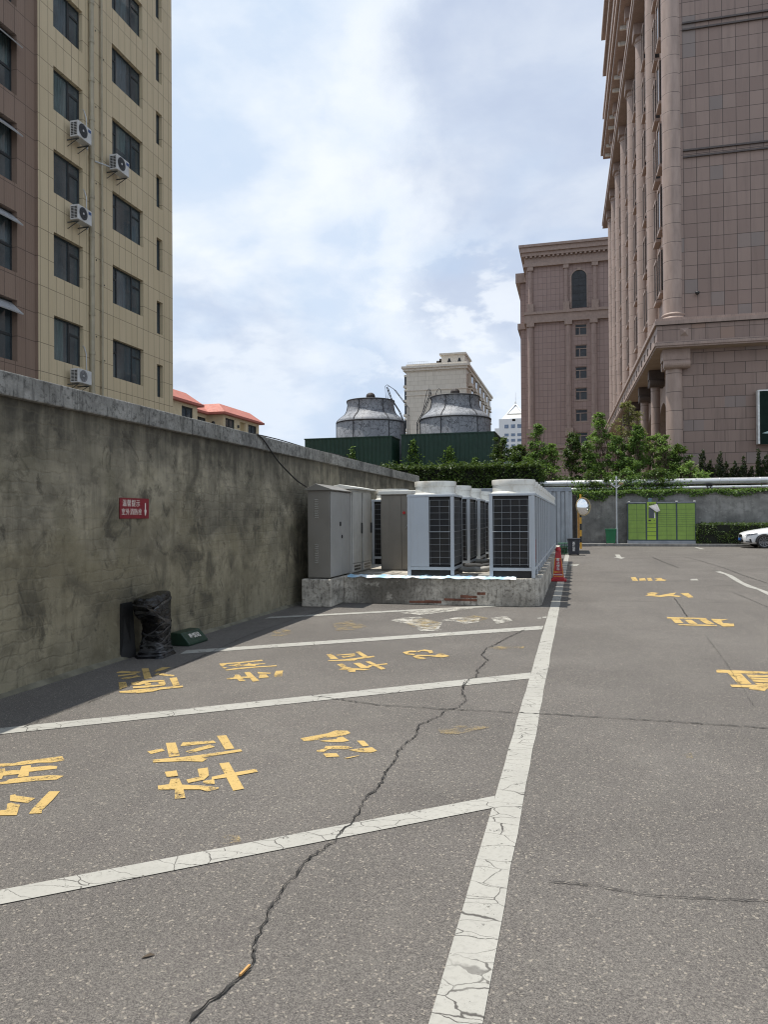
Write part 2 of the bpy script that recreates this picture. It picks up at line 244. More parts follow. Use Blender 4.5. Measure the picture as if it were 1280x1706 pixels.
# ground-plane outlines of the painted lettering, cracks and bay lines (metres)
TXT= {'bay24_wei_che': [[(-2.877, 4.557), (-2.81, 4.637), (-2.765, 4.6), (-2.82, 4.512)], [(-2.854, 4.759), (-2.791, 4.785), (-2.61, 4.527), (-2.665, 4.484)], [(-2.742, 4.797), (-2.547, 4.889), (-2.504, 4.846), (-2.713, 4.714)], [(-2.618, 4.618), (-2.527, 4.796), (-2.467, 4.757), (-2.569, 4.588)], [(-2.578, 4.999), (-2.518, 5.03), (-2.317, 4.753), (-2.368, 4.716)], [(-2.743, 4.405), (-2.569, 4.506), (-2.43, 4.611), (-2.267, 4.748), (-2.236, 4.709), (-2.402, 4.556), (-2.429, 4.53), (-2.395, 4.518), (-2.394, 4.446), (-2.519, 4.43), (-2.706, 4.356)], [(-2.273, 4.44), (-2.221, 4.475), (-1.917, 4.06), (-1.966, 4.014)], [(-2.2, 4.196), (-2.149, 4.26), (-1.995, 4.395), (-1.959, 4.35), (-2.1, 4.212), (-2.166, 4.162), (-2.121, 4.087), (-2.142, 4.086)], [(-2.358, 4.308), (-2.306, 4.348), (-2.229, 4.215), (-2.221, 4.141), (-2.288, 4.067), (-2.329, 4.115), (-2.274, 4.179)], [(-2.218, 4.117), (-2.179, 4.151), (-2.134, 4.088), (-2.193, 4.082)], [(-2.533, 4.209), (-2.473, 4.25), (-2.412, 4.163), (-2.469, 4.127)], [(-2.442, 3.981), (-2.389, 4.018), (-2.427, 4.1), (-2.385, 4.127), (-2.308, 4.03), (-2.182, 4.044), (-2.069, 4.039), (-2.064, 4.017), (-2.109, 3.965), (-2.163, 3.986), (-2.26, 3.962), (-2.182, 3.845), (-2.234, 3.818), (-2.309, 3.95), (-2.404, 3.924)]], 'bay24_num': [[(-1.956, 5.087), (-1.807, 5.247), (-1.771, 5.335), (-1.679, 5.351), (-1.64, 5.296), (-1.674, 5.216), (-1.744, 5.165), (-1.815, 5.12), (-1.813, 5.083), (-1.908, 5.029)], [(-1.804, 5.057), (-1.698, 5.129), (-1.698, 5.166), (-1.668, 5.196), (-1.593, 5.111), (-1.633, 5.07), (-1.717, 5.05)], [(-1.747, 4.85), (-1.708, 4.893), (-1.717, 4.952), (-1.648, 4.977), (-1.574, 4.989), (-1.518, 4.964), (-1.557, 4.917), (-1.637, 4.91), (-1.677, 4.884), (-1.686, 4.831), (-1.725, 4.805)], [(-1.538, 4.908), (-1.48, 4.947), (-1.434, 4.975), (-1.393, 5.003), (-1.337, 4.935), (-1.367, 4.89), (-1.443, 4.877)], [(-1.539, 5.12), (-1.492, 5.14), (-1.422, 5.03), (-1.459, 5.004)], [(-1.68, 4.791), (-1.593, 4.82), (-1.551, 4.756), (-1.632, 4.721)], [(-1.513, 4.726), (-1.443, 4.806), (-1.421, 4.803), (-1.484, 4.733)]], 'bay24_gong': [[(-3.823, 4.023), (-3.677, 4.104), (-3.602, 4.133), (-3.569, 4.182), (-3.383, 4.333), (-3.308, 4.261), (-3.366, 4.201), (-3.439, 4.183), (-3.516, 4.119), (-3.631, 4.052), (-3.776, 3.974)], [(-3.668, 3.86), (-3.713, 3.939), (-3.598, 4.016), (-3.578, 4.032), (-3.534, 3.988), (-3.501, 4.017), (-3.455, 4.023), (-3.503, 4.094), (-3.461, 4.127), (-3.428, 4.09), (-3.328, 4.147), (-3.275, 4.148), (-3.247, 4.105), (-3.379, 4.014), (-3.327, 3.947), (-3.376, 3.91), (-3.412, 3.964), (-3.486, 3.914), (-3.451, 3.861), (-3.571, 3.792), (-3.622, 3.82), (-3.501, 3.87), (-3.54, 3.922), (-3.635, 3.879)], [(-3.52, 3.726), (-3.418, 3.814), (-3.395, 3.834), (-3.403, 3.868), (-3.344, 3.918), (-3.2, 3.993), (-3.113, 4.002), (-3.111, 3.932), (-3.203, 3.895), (-3.389, 3.782)], [(-3.198, 3.645), (-3.184, 3.667), (-3.161, 3.649), (-3.025, 3.642), (-3.015, 3.571), (-3.136, 3.572)], [(-3.176, 3.396), (-3.103, 3.438), (-3.058, 3.457), (-3.119, 3.533), (-3.111, 3.552), (-3.037, 3.536), (-2.949, 3.408), (-3.134, 3.359)], [(-3.019, 3.752), (-2.957, 3.767), (-2.909, 3.644), (-2.861, 3.497), (-2.835, 3.463), (-2.898, 3.44), (-2.926, 3.497)]], 'bay23_a': [[(-4.676, 6.84), (-4.653, 6.908), (-4.445, 6.923), (-4.42, 6.872), (-4.55, 6.83), (-4.645, 6.8)], [(-4.569, 6.71), (-4.458, 6.842), (-4.403, 6.802), (-4.493, 6.691), (-4.528, 6.653)], [(-4.458, 6.587), (-4.369, 6.749), (-4.305, 6.716), (-4.349, 6.612), (-4.4, 6.542)], [(-4.523, 7.067), (-4.461, 7.097), (-4.155, 6.67), (-4.196, 6.603)], [(-4.322, 6.967), (-4.34, 7.175), (-4.249, 7.195), (-4.255, 7.046), (-4.273, 6.946)], [(-4.22, 6.819), (-4.229, 6.909), (-3.998, 6.839), (-3.971, 6.771), (-4.106, 6.8)], [(-3.973, 6.697), (-3.923, 6.752), (-3.708, 6.438), (-3.748, 6.389)], [(-4.36, 6.411), (-4.305, 6.451), (-4.166, 6.267), (-4.165, 6.139)], [(-4.231, 6.427), (-4.175, 6.523), (-3.978, 6.61), (-3.948, 6.56), (-4.062, 6.493), (-4.091, 6.35), (-4.164, 6.334)], [(-4.077, 6.421), (-4.033, 6.458), (-3.993, 6.399), (-4.034, 6.364)], [(-3.985, 6.51), (-3.935, 6.549), (-3.862, 6.443), (-3.935, 6.44)], [(-4.117, 6.278), (-3.864, 6.442), (-3.842, 6.394), (-3.953, 6.277), (-4.067, 6.212)], [(-4.124, 6.073), (-4.058, 6.138), (-3.882, 6.267), (-3.666, 6.421), (-3.63, 6.364), (-3.791, 6.224), (-3.812, 6.145), (-3.918, 6.042), (-3.983, 6.044), (-4.089, 6.032)]], 'bay23_b': [[(-3.836, 7.505), (-3.668, 7.613), (-3.465, 7.815), (-3.425, 7.758), (-3.612, 7.573), (-3.734, 7.493), (-3.726, 7.375), (-3.767, 7.399)], [(-3.688, 7.4), (-3.634, 7.498), (-3.619, 7.571), (-3.567, 7.479), (-3.51, 7.543), (-3.54, 7.607), (-3.464, 7.553), (-3.344, 7.64), (-3.333, 7.6), (-3.404, 7.515), (-3.382, 7.452), (-3.441, 7.456), (-3.532, 7.435), (-3.561, 7.361), (-3.59, 7.405)], [(-3.614, 7.195), (-3.558, 7.296), (-3.445, 7.387), (-3.175, 7.549), (-3.15, 7.504), (-3.346, 7.386), (-3.486, 7.263), (-3.577, 7.178)], [(-3.738, 7.355), (-3.637, 7.311), (-3.653, 7.258)], [(-3.407, 6.821), (-3.354, 6.877), (-3.4, 7.0), (-3.358, 7.01), (-3.294, 6.92), (-3.24, 6.947), (-3.361, 7.132), (-3.311, 7.159), (-3.168, 6.963), (-3.038, 6.792), (-3.085, 6.739), (-3.174, 6.874), (-3.257, 6.87), (-3.173, 6.761), (-3.22, 6.722), (-3.293, 6.819), (-3.378, 6.776)], [(-3.234, 7.176), (-3.075, 7.166), (-3.064, 7.122), (-3.186, 7.094)], [(-3.156, 7.056), (-3.095, 7.085), (-3.006, 6.956), (-3.09, 6.893)], [(-3.062, 7.262), (-2.997, 7.303), (-2.896, 7.025), (-2.957, 6.982), (-3.009, 7.089)]], 'bay23_c': [[(-2.851, 8.273), (-2.802, 8.327), (-2.632, 8.05), (-2.708, 8.007)], [(-2.741, 8.284), (-2.55, 8.411), (-2.517, 8.347), (-2.706, 8.236)], [(-2.642, 8.182), (-2.522, 8.319), (-2.49, 8.256), (-2.592, 8.125)], [(-2.566, 8.501), (-2.523, 8.547), (-2.344, 8.268), (-2.386, 8.212)], [(-2.717, 7.92), (-2.541, 8.044), (-2.286, 8.315), (-2.253, 8.241), (-2.41, 8.073), (-2.421, 7.986), (-2.695, 7.893)], [(-2.549, 7.739), (-2.501, 7.799), (-2.391, 7.625), (-2.323, 7.581), (-2.118, 7.57), (-2.169, 7.502), (-2.446, 7.479), (-2.424, 7.559)], [(-2.388, 7.836), (-2.328, 7.881), (-2.19, 7.699), (-2.194, 7.758), (-2.03, 7.917), (-2.004, 7.861), (-2.141, 7.74), (-2.155, 7.619), (-2.234, 7.602)], [(-2.286, 7.953), (-2.239, 7.983), (-1.969, 7.632), (-2.0, 7.568)], [(-2.337, 7.436), (-2.262, 7.498), (-2.234, 7.404), (-2.285, 7.381)], [(-2.013, 8.601), (-1.943, 8.726), (-1.864, 8.729), (-1.858, 8.636), (-1.932, 8.619), (-1.939, 8.532), (-1.833, 8.52), (-1.843, 8.448), (-1.939, 8.476)], [(-1.86, 8.708), (-1.794, 8.834), (-1.692, 8.789), (-1.65, 8.667), (-1.68, 8.59), (-1.729, 8.708), (-1.801, 8.743), (-1.833, 8.641)], [(-1.841, 8.38), (-1.799, 8.479), (-1.596, 8.483), (-1.575, 8.648), (-1.514, 8.591), (-1.424, 8.473), (-1.5, 8.369), (-1.66, 8.421), (-1.776, 8.374), (-1.658, 8.287), (-1.685, 8.235), (-1.777, 8.26)]], 'lane_c': [[(1.358, 20.409), (1.482, 20.523), (1.463, 19.349), (1.333, 19.381)], [(1.539, 20.048), (1.692, 20.254), (1.661, 19.496), (1.496, 19.355)], [(1.739, 20.262), (1.849, 20.342), (1.812, 19.467), (1.696, 19.391)], [(1.907, 20.113), (2.104, 20.387), (2.088, 19.912), (2.171, 19.755), (2.095, 19.463), (1.851, 19.419), (1.952, 19.773)], [(1.393, 16.263), (1.514, 16.483), (1.65, 16.371), (1.533, 16.099), (1.578, 15.83), (1.868, 16.355), (1.996, 16.516), (1.878, 15.979), (2.017, 15.824), (1.94, 15.632), (1.766, 15.776), (1.603, 15.566), (1.506, 15.635), (1.324, 15.78), (1.392, 15.941)], [(2.053, 16.39), (2.225, 16.462), (2.207, 15.631), (2.1, 15.541)], [(1.367, 12.491), (1.946, 12.5), (1.938, 12.368), (1.356, 12.322)], [(1.408, 12.3), (1.527, 12.325), (1.531, 11.835), (1.41, 11.809)], [(1.593, 12.21), (1.693, 12.252), (1.717, 11.775), (1.604, 11.8)], [(1.808, 12.308), (1.925, 12.365), (1.955, 11.825), (1.836, 11.8)], [(1.434, 11.686), (1.957, 11.757), (1.956, 11.604), (1.435, 11.589)], [(1.998, 12.402), (2.251, 12.401), (2.112, 12.213), (2.092, 11.953), (2.236, 11.934), (2.186, 11.634), (2.027, 11.581), (1.985, 12.083)]], 'lane_d': [[(1.385, 8.318), (1.418, 8.349), (1.877, 8.345), (2.146, 8.347), (2.114, 8.225), (1.849, 8.222), (1.47, 8.194), (1.371, 8.195)], [(1.473, 8.183), (1.596, 8.188), (1.593, 7.7), (1.472, 7.682)], [(1.636, 8.151), (1.836, 8.162), (2.099, 8.166), (2.078, 8.084), (1.814, 8.068), (1.634, 8.038)], [(1.629, 8.01), (2.066, 8.037), (2.045, 7.958), (1.783, 7.93), (1.635, 7.918)], [(1.635, 7.896), (2.036, 7.925), (2.011, 7.825), (1.756, 7.808), (1.637, 7.792)], [(1.63, 7.759), (2.0, 7.782), (1.978, 7.697), (1.724, 7.669), (1.638, 7.679)], [(1.389, 7.623), (1.612, 7.674), (1.722, 7.659), (1.967, 7.655), (1.935, 7.533), (1.689, 7.534), (1.644, 7.419), (1.517, 7.465), (1.544, 7.539), (1.389, 7.523)]], 'faint': [[(-1.033, 5.533), (-0.885, 5.667), (-0.727, 5.687), (-0.653, 5.755), (-0.628, 5.694), (-0.757, 5.565), (-0.852, 5.448), (-0.983, 5.433)], [(-1.049, 9.113), (-0.955, 9.263), (-0.631, 9.335), (-0.641, 9.16), (-0.929, 9.013)], [(-1.756, 3.369), (-1.742, 3.444), (-1.662, 3.457), (-1.617, 3.389), (-1.691, 3.343)], [(-4.184, 9.81), (-4.07, 10.067), (-3.823, 9.72), (-3.886, 9.439), (-4.03, 9.407)], [(-3.568, 10.667), (-3.417, 11.099), (-2.995, 10.537), (-3.084, 10.16), (-3.318, 10.053)], [(0.68, 5.315), (0.732, 5.367), (0.732, 5.264), (0.692, 5.242)], [(-2.591, 11.137), (-2.376, 11.599), (-2.002, 11.128), (-1.966, 10.399), (-2.298, 10.564)], [(-1.889, 11.558), (-1.625, 12.049), (-1.356, 11.811), (-1.443, 11.378), (-1.702, 11.257)]], 'pale': [[(-2.822, 11.224), (-2.721, 11.527), (-2.451, 11.728), (-2.27, 11.409), (-1.975, 11.134), (-1.917, 10.41), (-2.201, 10.525), (-2.463, 10.901)], [(-2.048, 11.386), (-1.876, 11.775), (-1.494, 11.783), (-1.453, 11.309), (-1.63, 11.077), (-1.801, 11.303)], [(-1.328, 11.817), (-1.098, 12.084), (-0.959, 11.547), (-1.167, 11.175)], [(-2.886, 12.097), (-2.641, 12.642), (-2.086, 13.106), (-1.752, 12.996), (-2.13, 12.414), (-2.496, 11.944)], [(-2.231, 10.459), (-1.86, 10.48), (-1.856, 10.309), (-2.143, 10.248)], [(-1.887, 9.976), (-1.625, 10.193), (-1.624, 9.98), (-1.821, 9.885)]], 'white': [[(3.805, 22.842), (3.973, 23.036), (3.998, 21.48), (3.836, 19.234), (3.832, 18.149), (3.854, 17.061), (3.845, 14.485), (3.607, 13.592), (3.694, 16.357), (3.748, 17.501), (3.666, 18.118), (3.725, 19.55), (3.879, 21.882)], [(1.53, 32.409), (1.722, 32.433), (1.673, 30.271), (1.802, 29.986), (1.611, 29.168), (1.381, 30.232), (1.507, 30.514)], [(5.734, 40.239), (5.891, 40.253), (5.926, 38.131), (5.71, 38.109)], [(2.764, 20.089), (2.934, 20.194), (2.903, 19.698), (2.719, 19.665)], [(-0.229, 25.394), (0.08, 25.76), (0.002, 24.814), (-0.223, 24.779)], [(-0.619, 11.965), (-0.558, 12.05), (-0.552, 11.908), (-0.606, 11.897)], [(-0.534, 12.127), (-0.47, 12.177), (-0.472, 11.996), (-0.537, 11.982)]]}
CRK= {'main': ([(-1.203, 2.137), (-1.193, 2.217), (-1.148, 2.391), (-1.137, 2.465), (-1.189, 2.607), (-1.213, 2.774), (-1.237, 2.99), (-1.234, 3.157), (-1.227, 3.295), (-1.17, 3.526), (-1.17, 3.673), (-1.154, 3.754), (-1.161, 3.918), (-1.181, 4.046), (-1.151, 4.295), (-1.172, 4.559), (-1.172, 4.799), (-1.199, 4.955), (-1.149, 5.363), (-1.187, 5.596), (-1.073, 5.933), (-1.07, 6.057), (-0.98, 6.197), (-0.943, 6.467), (-1.023, 6.733), (-1.072, 7.163)], 0.016), 'main2': ([(-1.05, 6.917), (-1.039, 7.162), (-1.043, 7.289), (-0.989, 7.4), (-0.998, 7.638), (-1.023, 7.776), (-0.971, 8.337), (-1.076, 8.617), (-1.075, 9.091), (-0.989, 9.418), (-0.87, 10.067), (-0.725, 10.669)], 0.02), 'cross': ([(-2.316, 6.319), (-1.948, 6.224), (-1.6, 6.135), (-1.083, 6.133), (-0.589, 6.15), (-0.112, 6.166), (0.257, 6.161), (0.832, 6.154), (1.375, 6.131), (1.852, 6.116)], 0.007), 'right': ([(-0.131, 3.342), (0.084, 3.357), (0.182, 3.328), (0.325, 3.322), (0.541, 3.355), (0.753, 3.387), (0.984, 3.419)], 0.006), 'seam': ([(-4.141, 4.869), (-4.175, 5.181), (-4.141, 5.673), (-4.167, 6.108), (-4.168, 6.525), (-4.187, 7.281), (-4.338, 9.086), (-4.362, 9.716), (-4.342, 11.045), (-4.284, 12.481)], 0.014), 'l1': ([(-0.259, 18.831), (0.534, 18.803), (1.897, 18.717), (4.112, 18.201)], 0.02), 'l2': ([(-0.301, 14.474), (0.846, 14.651), (2.936, 14.769)], 0.012), 'l3': ([(1.832, 15.482), (1.762, 14.065), (1.682, 12.588)], 0.035), 'l3b': ([(1.659, 10.74), (1.595, 9.529), (1.565, 8.844), (1.425, 6.816)], 0.012), 'l4': ([(4.042, 31.072), (4.219, 28.448), (4.327, 24.634), (4.287, 21.53), (4.33, 19.161)], 0.06), 'l5': ([(3.123, 16.795), (3.172, 15.581), (3.215, 13.837)], 0.03), 'l6': ([(2.82, 30.425), (2.896, 27.532), (3.019, 24.426)], 0.08), 'l7': ([(2.915, 32.582), (3.733, 32.193), (4.413, 33.019)], 0.09)}
BAY= [[(-0.466, 4.292), (-0.457, 4.114), (-2.334, 2.603), (-2.748, 2.264), (-2.842, 2.341), (-2.425, 2.704)], [(-0.467, 7.77), (-0.462, 7.48), (-4.179, 4.665), (-4.307, 4.572), (-4.429, 4.702), (-4.299, 4.799)], [(-0.482, 11.132), (-0.484, 10.774), (-4.558, 7.927), (-4.61, 8.159)], [(-1.178, 13.564), (-1.469, 13.276), (-4.84, 11.012), (-4.832, 11.233), (-1.494, 13.5)]]
# ------------------------------------------------------------------ materials of the setting
def asphalt():
    m, nt, b, P = mk("asphalt")
    v = nd(nt, 'ShaderNodeTexVoronoi', {'Vector': P, 'Scale': 260.0}, feature='F1')
    grain = nd(nt, 'ShaderNodeSeparateColor', {0: v.outputs['Color']}).outputs[0]
    v2 = nd(nt, 'ShaderNodeTexVoronoi', {'Vector': mapv(nt, P, (1, 1, 1), (3, 7, 0)), 'Scale': 120.0}, feature='F1')
    chip = nd(nt, 'ShaderNodeSeparateColor', {0: v2.outputs['Color']}).outputs[0]
    fine = noi(nt, P, 260, 2, .6)
    big = noi(nt, P, .55, 6, .6); mid = noi(nt, P, 3.2, 6, .62)
    base = mixc(nt, ramp(nt, big, .40, .60), (.078, .071, .066), (.138, .127, .116))
    base = mixc(nt, ramp(nt, noi(nt, mapv(nt, P, (1, .5, 1), (7, 1, 0)), .22, 4, .55), .42, .62, 0, .55), base, (.152, .139, .125))
    base = mixc(nt, ramp(nt, noi(nt, mapv(nt, P, (1, .22, 1), (2, 5, 0)), 1.6, 6, .6), .52, .68, 0, .6), base, (.068, .062, .060))
    base = mixc(nt, ramp(nt, mid, .40, .68, 0, .55), base, (.092, .081, .078))
    base = mixc(nt, ramp(nt, grain, .0, 1.0, 0, 1), mixc(nt, .55, base, (.020, .018, .017)), mixc(nt, .38, base, (.30, .275, .24)))
    base = mixc(nt, ramp(nt, chip, .93, .98, 0, .6), base, (.36, .32, .26))
    base = mixc(nt, ramp(nt, noi(nt, P, 55, 7, .75), .50, .68, 0, .6), base, (.034, .031, .030))
    base = mixc(nt, ramp(nt, noi(nt, mapv(nt, P, (1, 1, 1), (5, 5, 0)), 80, 6, .75), .56, .70, 0, .55), base, (.27, .25, .22))
    base = mixc(nt, ramp(nt, fine, .52, .75, 0, .5), base, (.025, .024, .024))
    st = noi(nt, mapv(nt, P, (1, .35, 1), (4, 2, 0)), 1.1, 8, .7)
    base = mixc(nt, ramp(nt, st, .60, .80, 0, .35), base, (.19, .175, .155))
    h = mth(nt, 'ADD', v.outputs['Distance'], mth(nt, 'MULTIPLY', fine, .6))
    setb(nt, b, base, .85, normal=bump(nt, h, .35, .005), spec=.3)
    return m
def paint(name, col, wear=.5, cracks=True, lo=.46, hi=.60, wscale=9.0):
    """road paint: worn through to the asphalt in places (real holes in the film), hairline cracked"""
    m, nt, b, P = mk(name)
    n = noi(nt, P, wscale, 8, .7); n2 = noi(nt, P, 90, 4, .7)
    k = mth(nt, 'ADD', mth(nt, 'MULTIPLY', n, .62), mth(nt, 'MULTIPLY', n2, .38))
    gone = ramp(nt, k, hi - wear * .12, hi + .04 - wear * .06)
    gone = mth(nt, 'MAXIMUM', gone, ramp(nt, mth(nt, 'ADD', mth(nt, 'MULTIPLY', noi(nt, P, 210, 3, .7), .7), mth(nt, 'MULTIPLY', noi(nt, P, 5, 5), .3)), .56, .66, 0, .15 + .6 * min(1, wear)))
    c = mixc(nt, ramp(nt, noi(nt, P, 2.5, 5), .3, .7), [x * .86 for x in col], col)
    c = mixc(nt, ramp(nt, noi(nt, P, 40, 5), .5, .8, 0, .5), c, [x * .55 for x in col])
    if cracks:
        v = nd(nt, 'ShaderNodeTexVoronoi', {'Vector': mapv(nt, noiv(nt, P), (3.6, 8.5, 1)), 'Scale': 1.0}, feature='DISTANCE_TO_EDGE').outputs['Distance']
        on = ramp(nt, noi(nt, P, 1.7, 4), .30, .50)
        cr = mth(nt, 'MULTIPLY', ramp(nt, v, .006, .014, 1, 0), on)
        c = mixc(nt, mth(nt, 'MULTIPLY', cr, .88), c, (.045, .040, .036))
    setb(nt, b, c, .75, spec=.3)
    tr = nd(nt, 'ShaderNodeBsdfTransparent'); mx = nd(nt, 'ShaderNodeMixShader', {0: gone, 1: b.outputs[0], 2: tr.outputs[0]})
    nt.links.new(mx.outputs[0], nt.nodes['Material Output'].inputs[0])
    return m
def noiv(nt, P):
    n = nd(nt, 'ShaderNodeTexNoise', {'Vector': P, 'Scale': 7.0, 'Detail': 5.0})
    a = nd(nt, 'ShaderNodeVectorMath', {0: n.outputs['Color'], 1: (.5, .5, .5)}, operation='SUBTRACT').outputs[0]
    s = nd(nt, 'ShaderNodeVectorMath', {0: a, 'Scale': .10}, operation='SCALE').outputs[0]
    return nd(nt, 'ShaderNodeVectorMath', {0: P, 1: s}, operation='ADD').outputs[0]
def concrete(name, light=(.21, .20, .165), dark=(.055, .052, .045), axis='yz', stain=1.0, moss=.35, brick=True, fscale=1.0, lowpale=False):
    """old rendered wall: blotches, vertical run-off streaks, ghost brick courses"""
    m, nt, b, P = mk(name)
    s = nd(nt, 'ShaderNodeSeparateXYZ', {0: P}); u = s.outputs[1] if axis == 'yz' else s.outputs[0]
    uv = nd(nt, 'ShaderNodeCombineXYZ', {0: u, 1: s.outputs[2], 2: mth(nt, 'MULTIPLY', s.outputs[0] if axis == 'yz' else s.outputs[1], .7)}).outputs[0]
    blot = noi(nt, mapv(nt, uv, (.7 * fscale, 1.0 * fscale, 1)), 1.5, 9, .62, dist=.4)
    blot2 = noi(nt, mapv(nt, uv, (1, 1, 1), (5, 3, 1)), 5.5 * fscale, 8, .66, dist=.3)
    strk = noi(nt, mapv(nt, uv, (5.5 * fscale, .55 * fscale, 1), (2, 0, 0)), 1.6, 7, .62)
    fine = noi(nt, uv, 45, 6, .7)
    c = mixc(nt, ramp(nt, blot, .36, .66), [x * .62 for x in light], [x * 1.08 for x in light])
    c = mixc(nt, ramp(nt, blot2, .50, .66, 0, (.42 if lowpale else .62) * stain), c, dark)
    c = mixc(nt, ramp(nt, strk, .52, .72, 0, (.42 if lowpale else .72) * stain), c, dark)
    big = noi(nt, mapv(nt, uv, (.55, .35, 1), (8.5, 1.2, 0)), 1.0, 6, .6)
    c = mixc(nt, ramp(nt, big, .50, .66, 0, (.45 if lowpale else .7) * stain), c, dark)
    c = mixc(nt, ramp(nt, noi(nt, mapv(nt, uv, (1, .6, 1), (1, 9, 0)), 2.2, 6), .52, .75, 0, moss), c, (.085, .080, .035))
    pale = noi(nt, mapv(nt, uv, (1, 1.4, 1), (7, 4, 0)), 3.0, 9, .7)
    c = mixc(nt, ramp(nt, pale, .58, .72, 0, .55), c, [min(1, x * 1.5) for x in light])
    if lowpale:      # the lower courses are a later, yellower render with a ragged upper edge; above it the wall is sooty
        edge = mth(nt, 'ADD', s.outputs[2], mth(nt, 'MULTIPLY', mth(nt, 'SUBTRACT', noi(nt, mapv(nt, uv, (.9, .9, 1), (3, 3, 0)), 1.4, 7, .65), .5), 2.6))
        c = mixc(nt, ramp(nt, edge, 1.15, 1.75, .40, 0), c, (.235, .200, .120))
        c = mixc(nt, ramp(nt, edge, 1.9, 2.6, 0, .30), c, (.12, .115, .10))
        spots = noi(nt, mapv(nt, uv, (1.3, .9, 1), (11, 5, 0)), 2.4, 7, .7, dist=.8)
        c = mixc(nt, ramp(nt, spots, .545, .66, 0, .75), c, dark)
        cl2 = noi(nt, mapv(nt, uv, (.33, .45, 1), (2.2, .4, 0)), 1.0, 4, .5)
        soft = noi(nt, mapv(nt, uv, (1, .8, 1), (6, 2, 0)), 2.6, 8, .6, dist=.5)
        c = mixc(nt, mth(nt, 'MULTIPLY', ramp(nt, soft, .44, .60, 0, 1), ramp(nt, cl2, .42, .60, .12, .72)), c, (.058, .053, .042))
        runs = mth(nt, 'ADD', s.outputs[2], mth(nt, 'MULTIPLY', mth(nt, 'SUBTRACT', noi(nt, mapv(nt, uv, (3.5, .3, 1), (1, 3, 0)), 1.5, 7, .65), .5), 1.5))
        c = mixc(nt, ramp(nt, runs, 2.25, 2.75, 0, .72), c, (.050, .047, .040))
    h = mth(nt, 'ADD', mth(nt, 'MULTIPLY', fine, .4), blot2)
    if brick:
        bt = nd(nt, 'ShaderNodeTexBrick', {'Vector': noiv(nt, uv), 'Scale': 1.0, 'Mortar Size': .018, 'Mortar Smooth': 1.0, 'Brick Width': .42, 'Row Height': .115}, offset=.5)
        ghost = mth(nt, 'MULTIPLY', bt.outputs['Fac'], ramp(nt, noi(nt, uv, .9, 5), .42, .58, 0, .30))
        c = mixc(nt, ghost, c, [x * .45 for x in light]); h = mth(nt, 'SUBTRACT', h, mth(nt, 'MULTIPLY', ghost, 1.2))
    setb(nt, b, c, .9, normal=bump(nt, h, .5, .02), spec=.2)
    return m
def tile(name, c1, c2, joint, w, h, off=0.0, jw=.012, axis='xz', u0=0.0, v0=0.0, rough=.55, odd=None, ribs=0.0, dirty=.35):
    m, nt, b, P = mk(name)
    s = nd(nt, 'ShaderNodeSeparateXYZ', {0: P}); u = s.outputs[0] if axis == 'xz' else s.outputs[1]
    uv = nd(nt, 'ShaderNodeCombineXYZ', {0: mth(nt, 'ADD', u, u0), 1: mth(nt, 'ADD', s.outputs[2], v0)}).outputs[0]
    bt = nd(nt, 'ShaderNodeTexBrick', {'Vector': uv, 'Color1': c4(c1), 'Color2': c4(c2), 'Mortar': c4(joint), 'Scale': 1.0, 'Mortar Size': jw, 'Mortar Smooth': .2, 'Brick Width': w, 'Row Height': h}, offset=off)
    c = bt.outputs['Color']
    big = noi(nt, uv, .35, 5)
    c = mixc(nt, ramp(nt, big, .3, .7, 0, .25), c, [x * .75 for x in c1])
    st = noi(nt, mapv(nt, uv, (2.2, .16, 1)), 1.3, 7, .65)
    c = mixc(nt, ramp(nt, st, .50, .74, 0, dirty), c, [x * .5 for x in c1])
    c = mixc(nt, ramp(nt, noi(nt, uv, 60, 4), .35, .75, 0, .22), c, [x * .6 for x in c1])
    if odd:     # the odd replaced or wet slab
        cell = nd(nt, 'ShaderNodeTexWhiteNoise', {'Vector': nd(nt, 'ShaderNodeVectorMath', {0: nd(nt, 'ShaderNodeVectorMath', {0: uv, 1: (1 / w, 1 / h, 1)}, operation='MULTIPLY').outputs[0]}, operation='FLOOR').outputs[0]}).outputs['Value']
        c = mixc(nt, ramp(nt, cell, .93, .97, 0, .55), c, odd)
        c = mixc(nt, bt.outputs['Fac'], c, joint)
    hgt = mth(nt, 'MULTIPLY', bt.outputs['Fac'], -1.0)
    if ribs:
        hgt = mth(nt, 'ADD', hgt, mth(nt, 'MULTIPLY', mth(nt, 'SINE', mth(nt, 'MULTIPLY', u, 2 * math.pi / ribs)), .3))
    setb(nt, b, c, rough, normal=bump(nt, hgt, .5, .01), spec=.4)
    return m
def ringed(name, c1, joint, h, axis='z', v0=0.0):
    m, nt, b, P = mk(name)
    s = nd(nt, 'ShaderNodeSeparateXYZ', {0: P})
    f = mth(nt, 'FRACT', mth(nt, 'DIVIDE', mth(nt, 'ADD', s.outputs[2], 100 * h + v0), h))
    j = ramp(nt, mth(nt, 'ABSOLUTE', mth(nt, 'SUBTRACT', f, .5)), .485, .492)
    c = mixc(nt, ramp(nt, noi(nt, mapv(nt, P, (1.5, 1.5, .3)), 2.0, 6, .6), .35, .7), c1, [x * .72 for x in c1])
    c = mixc(nt, j, c, joint)
    setb(nt, b, c, .55, normal=bump(nt, mth(nt, 'MULTIPLY', j, -1.0), .5, .01), spec=.4)
    return m
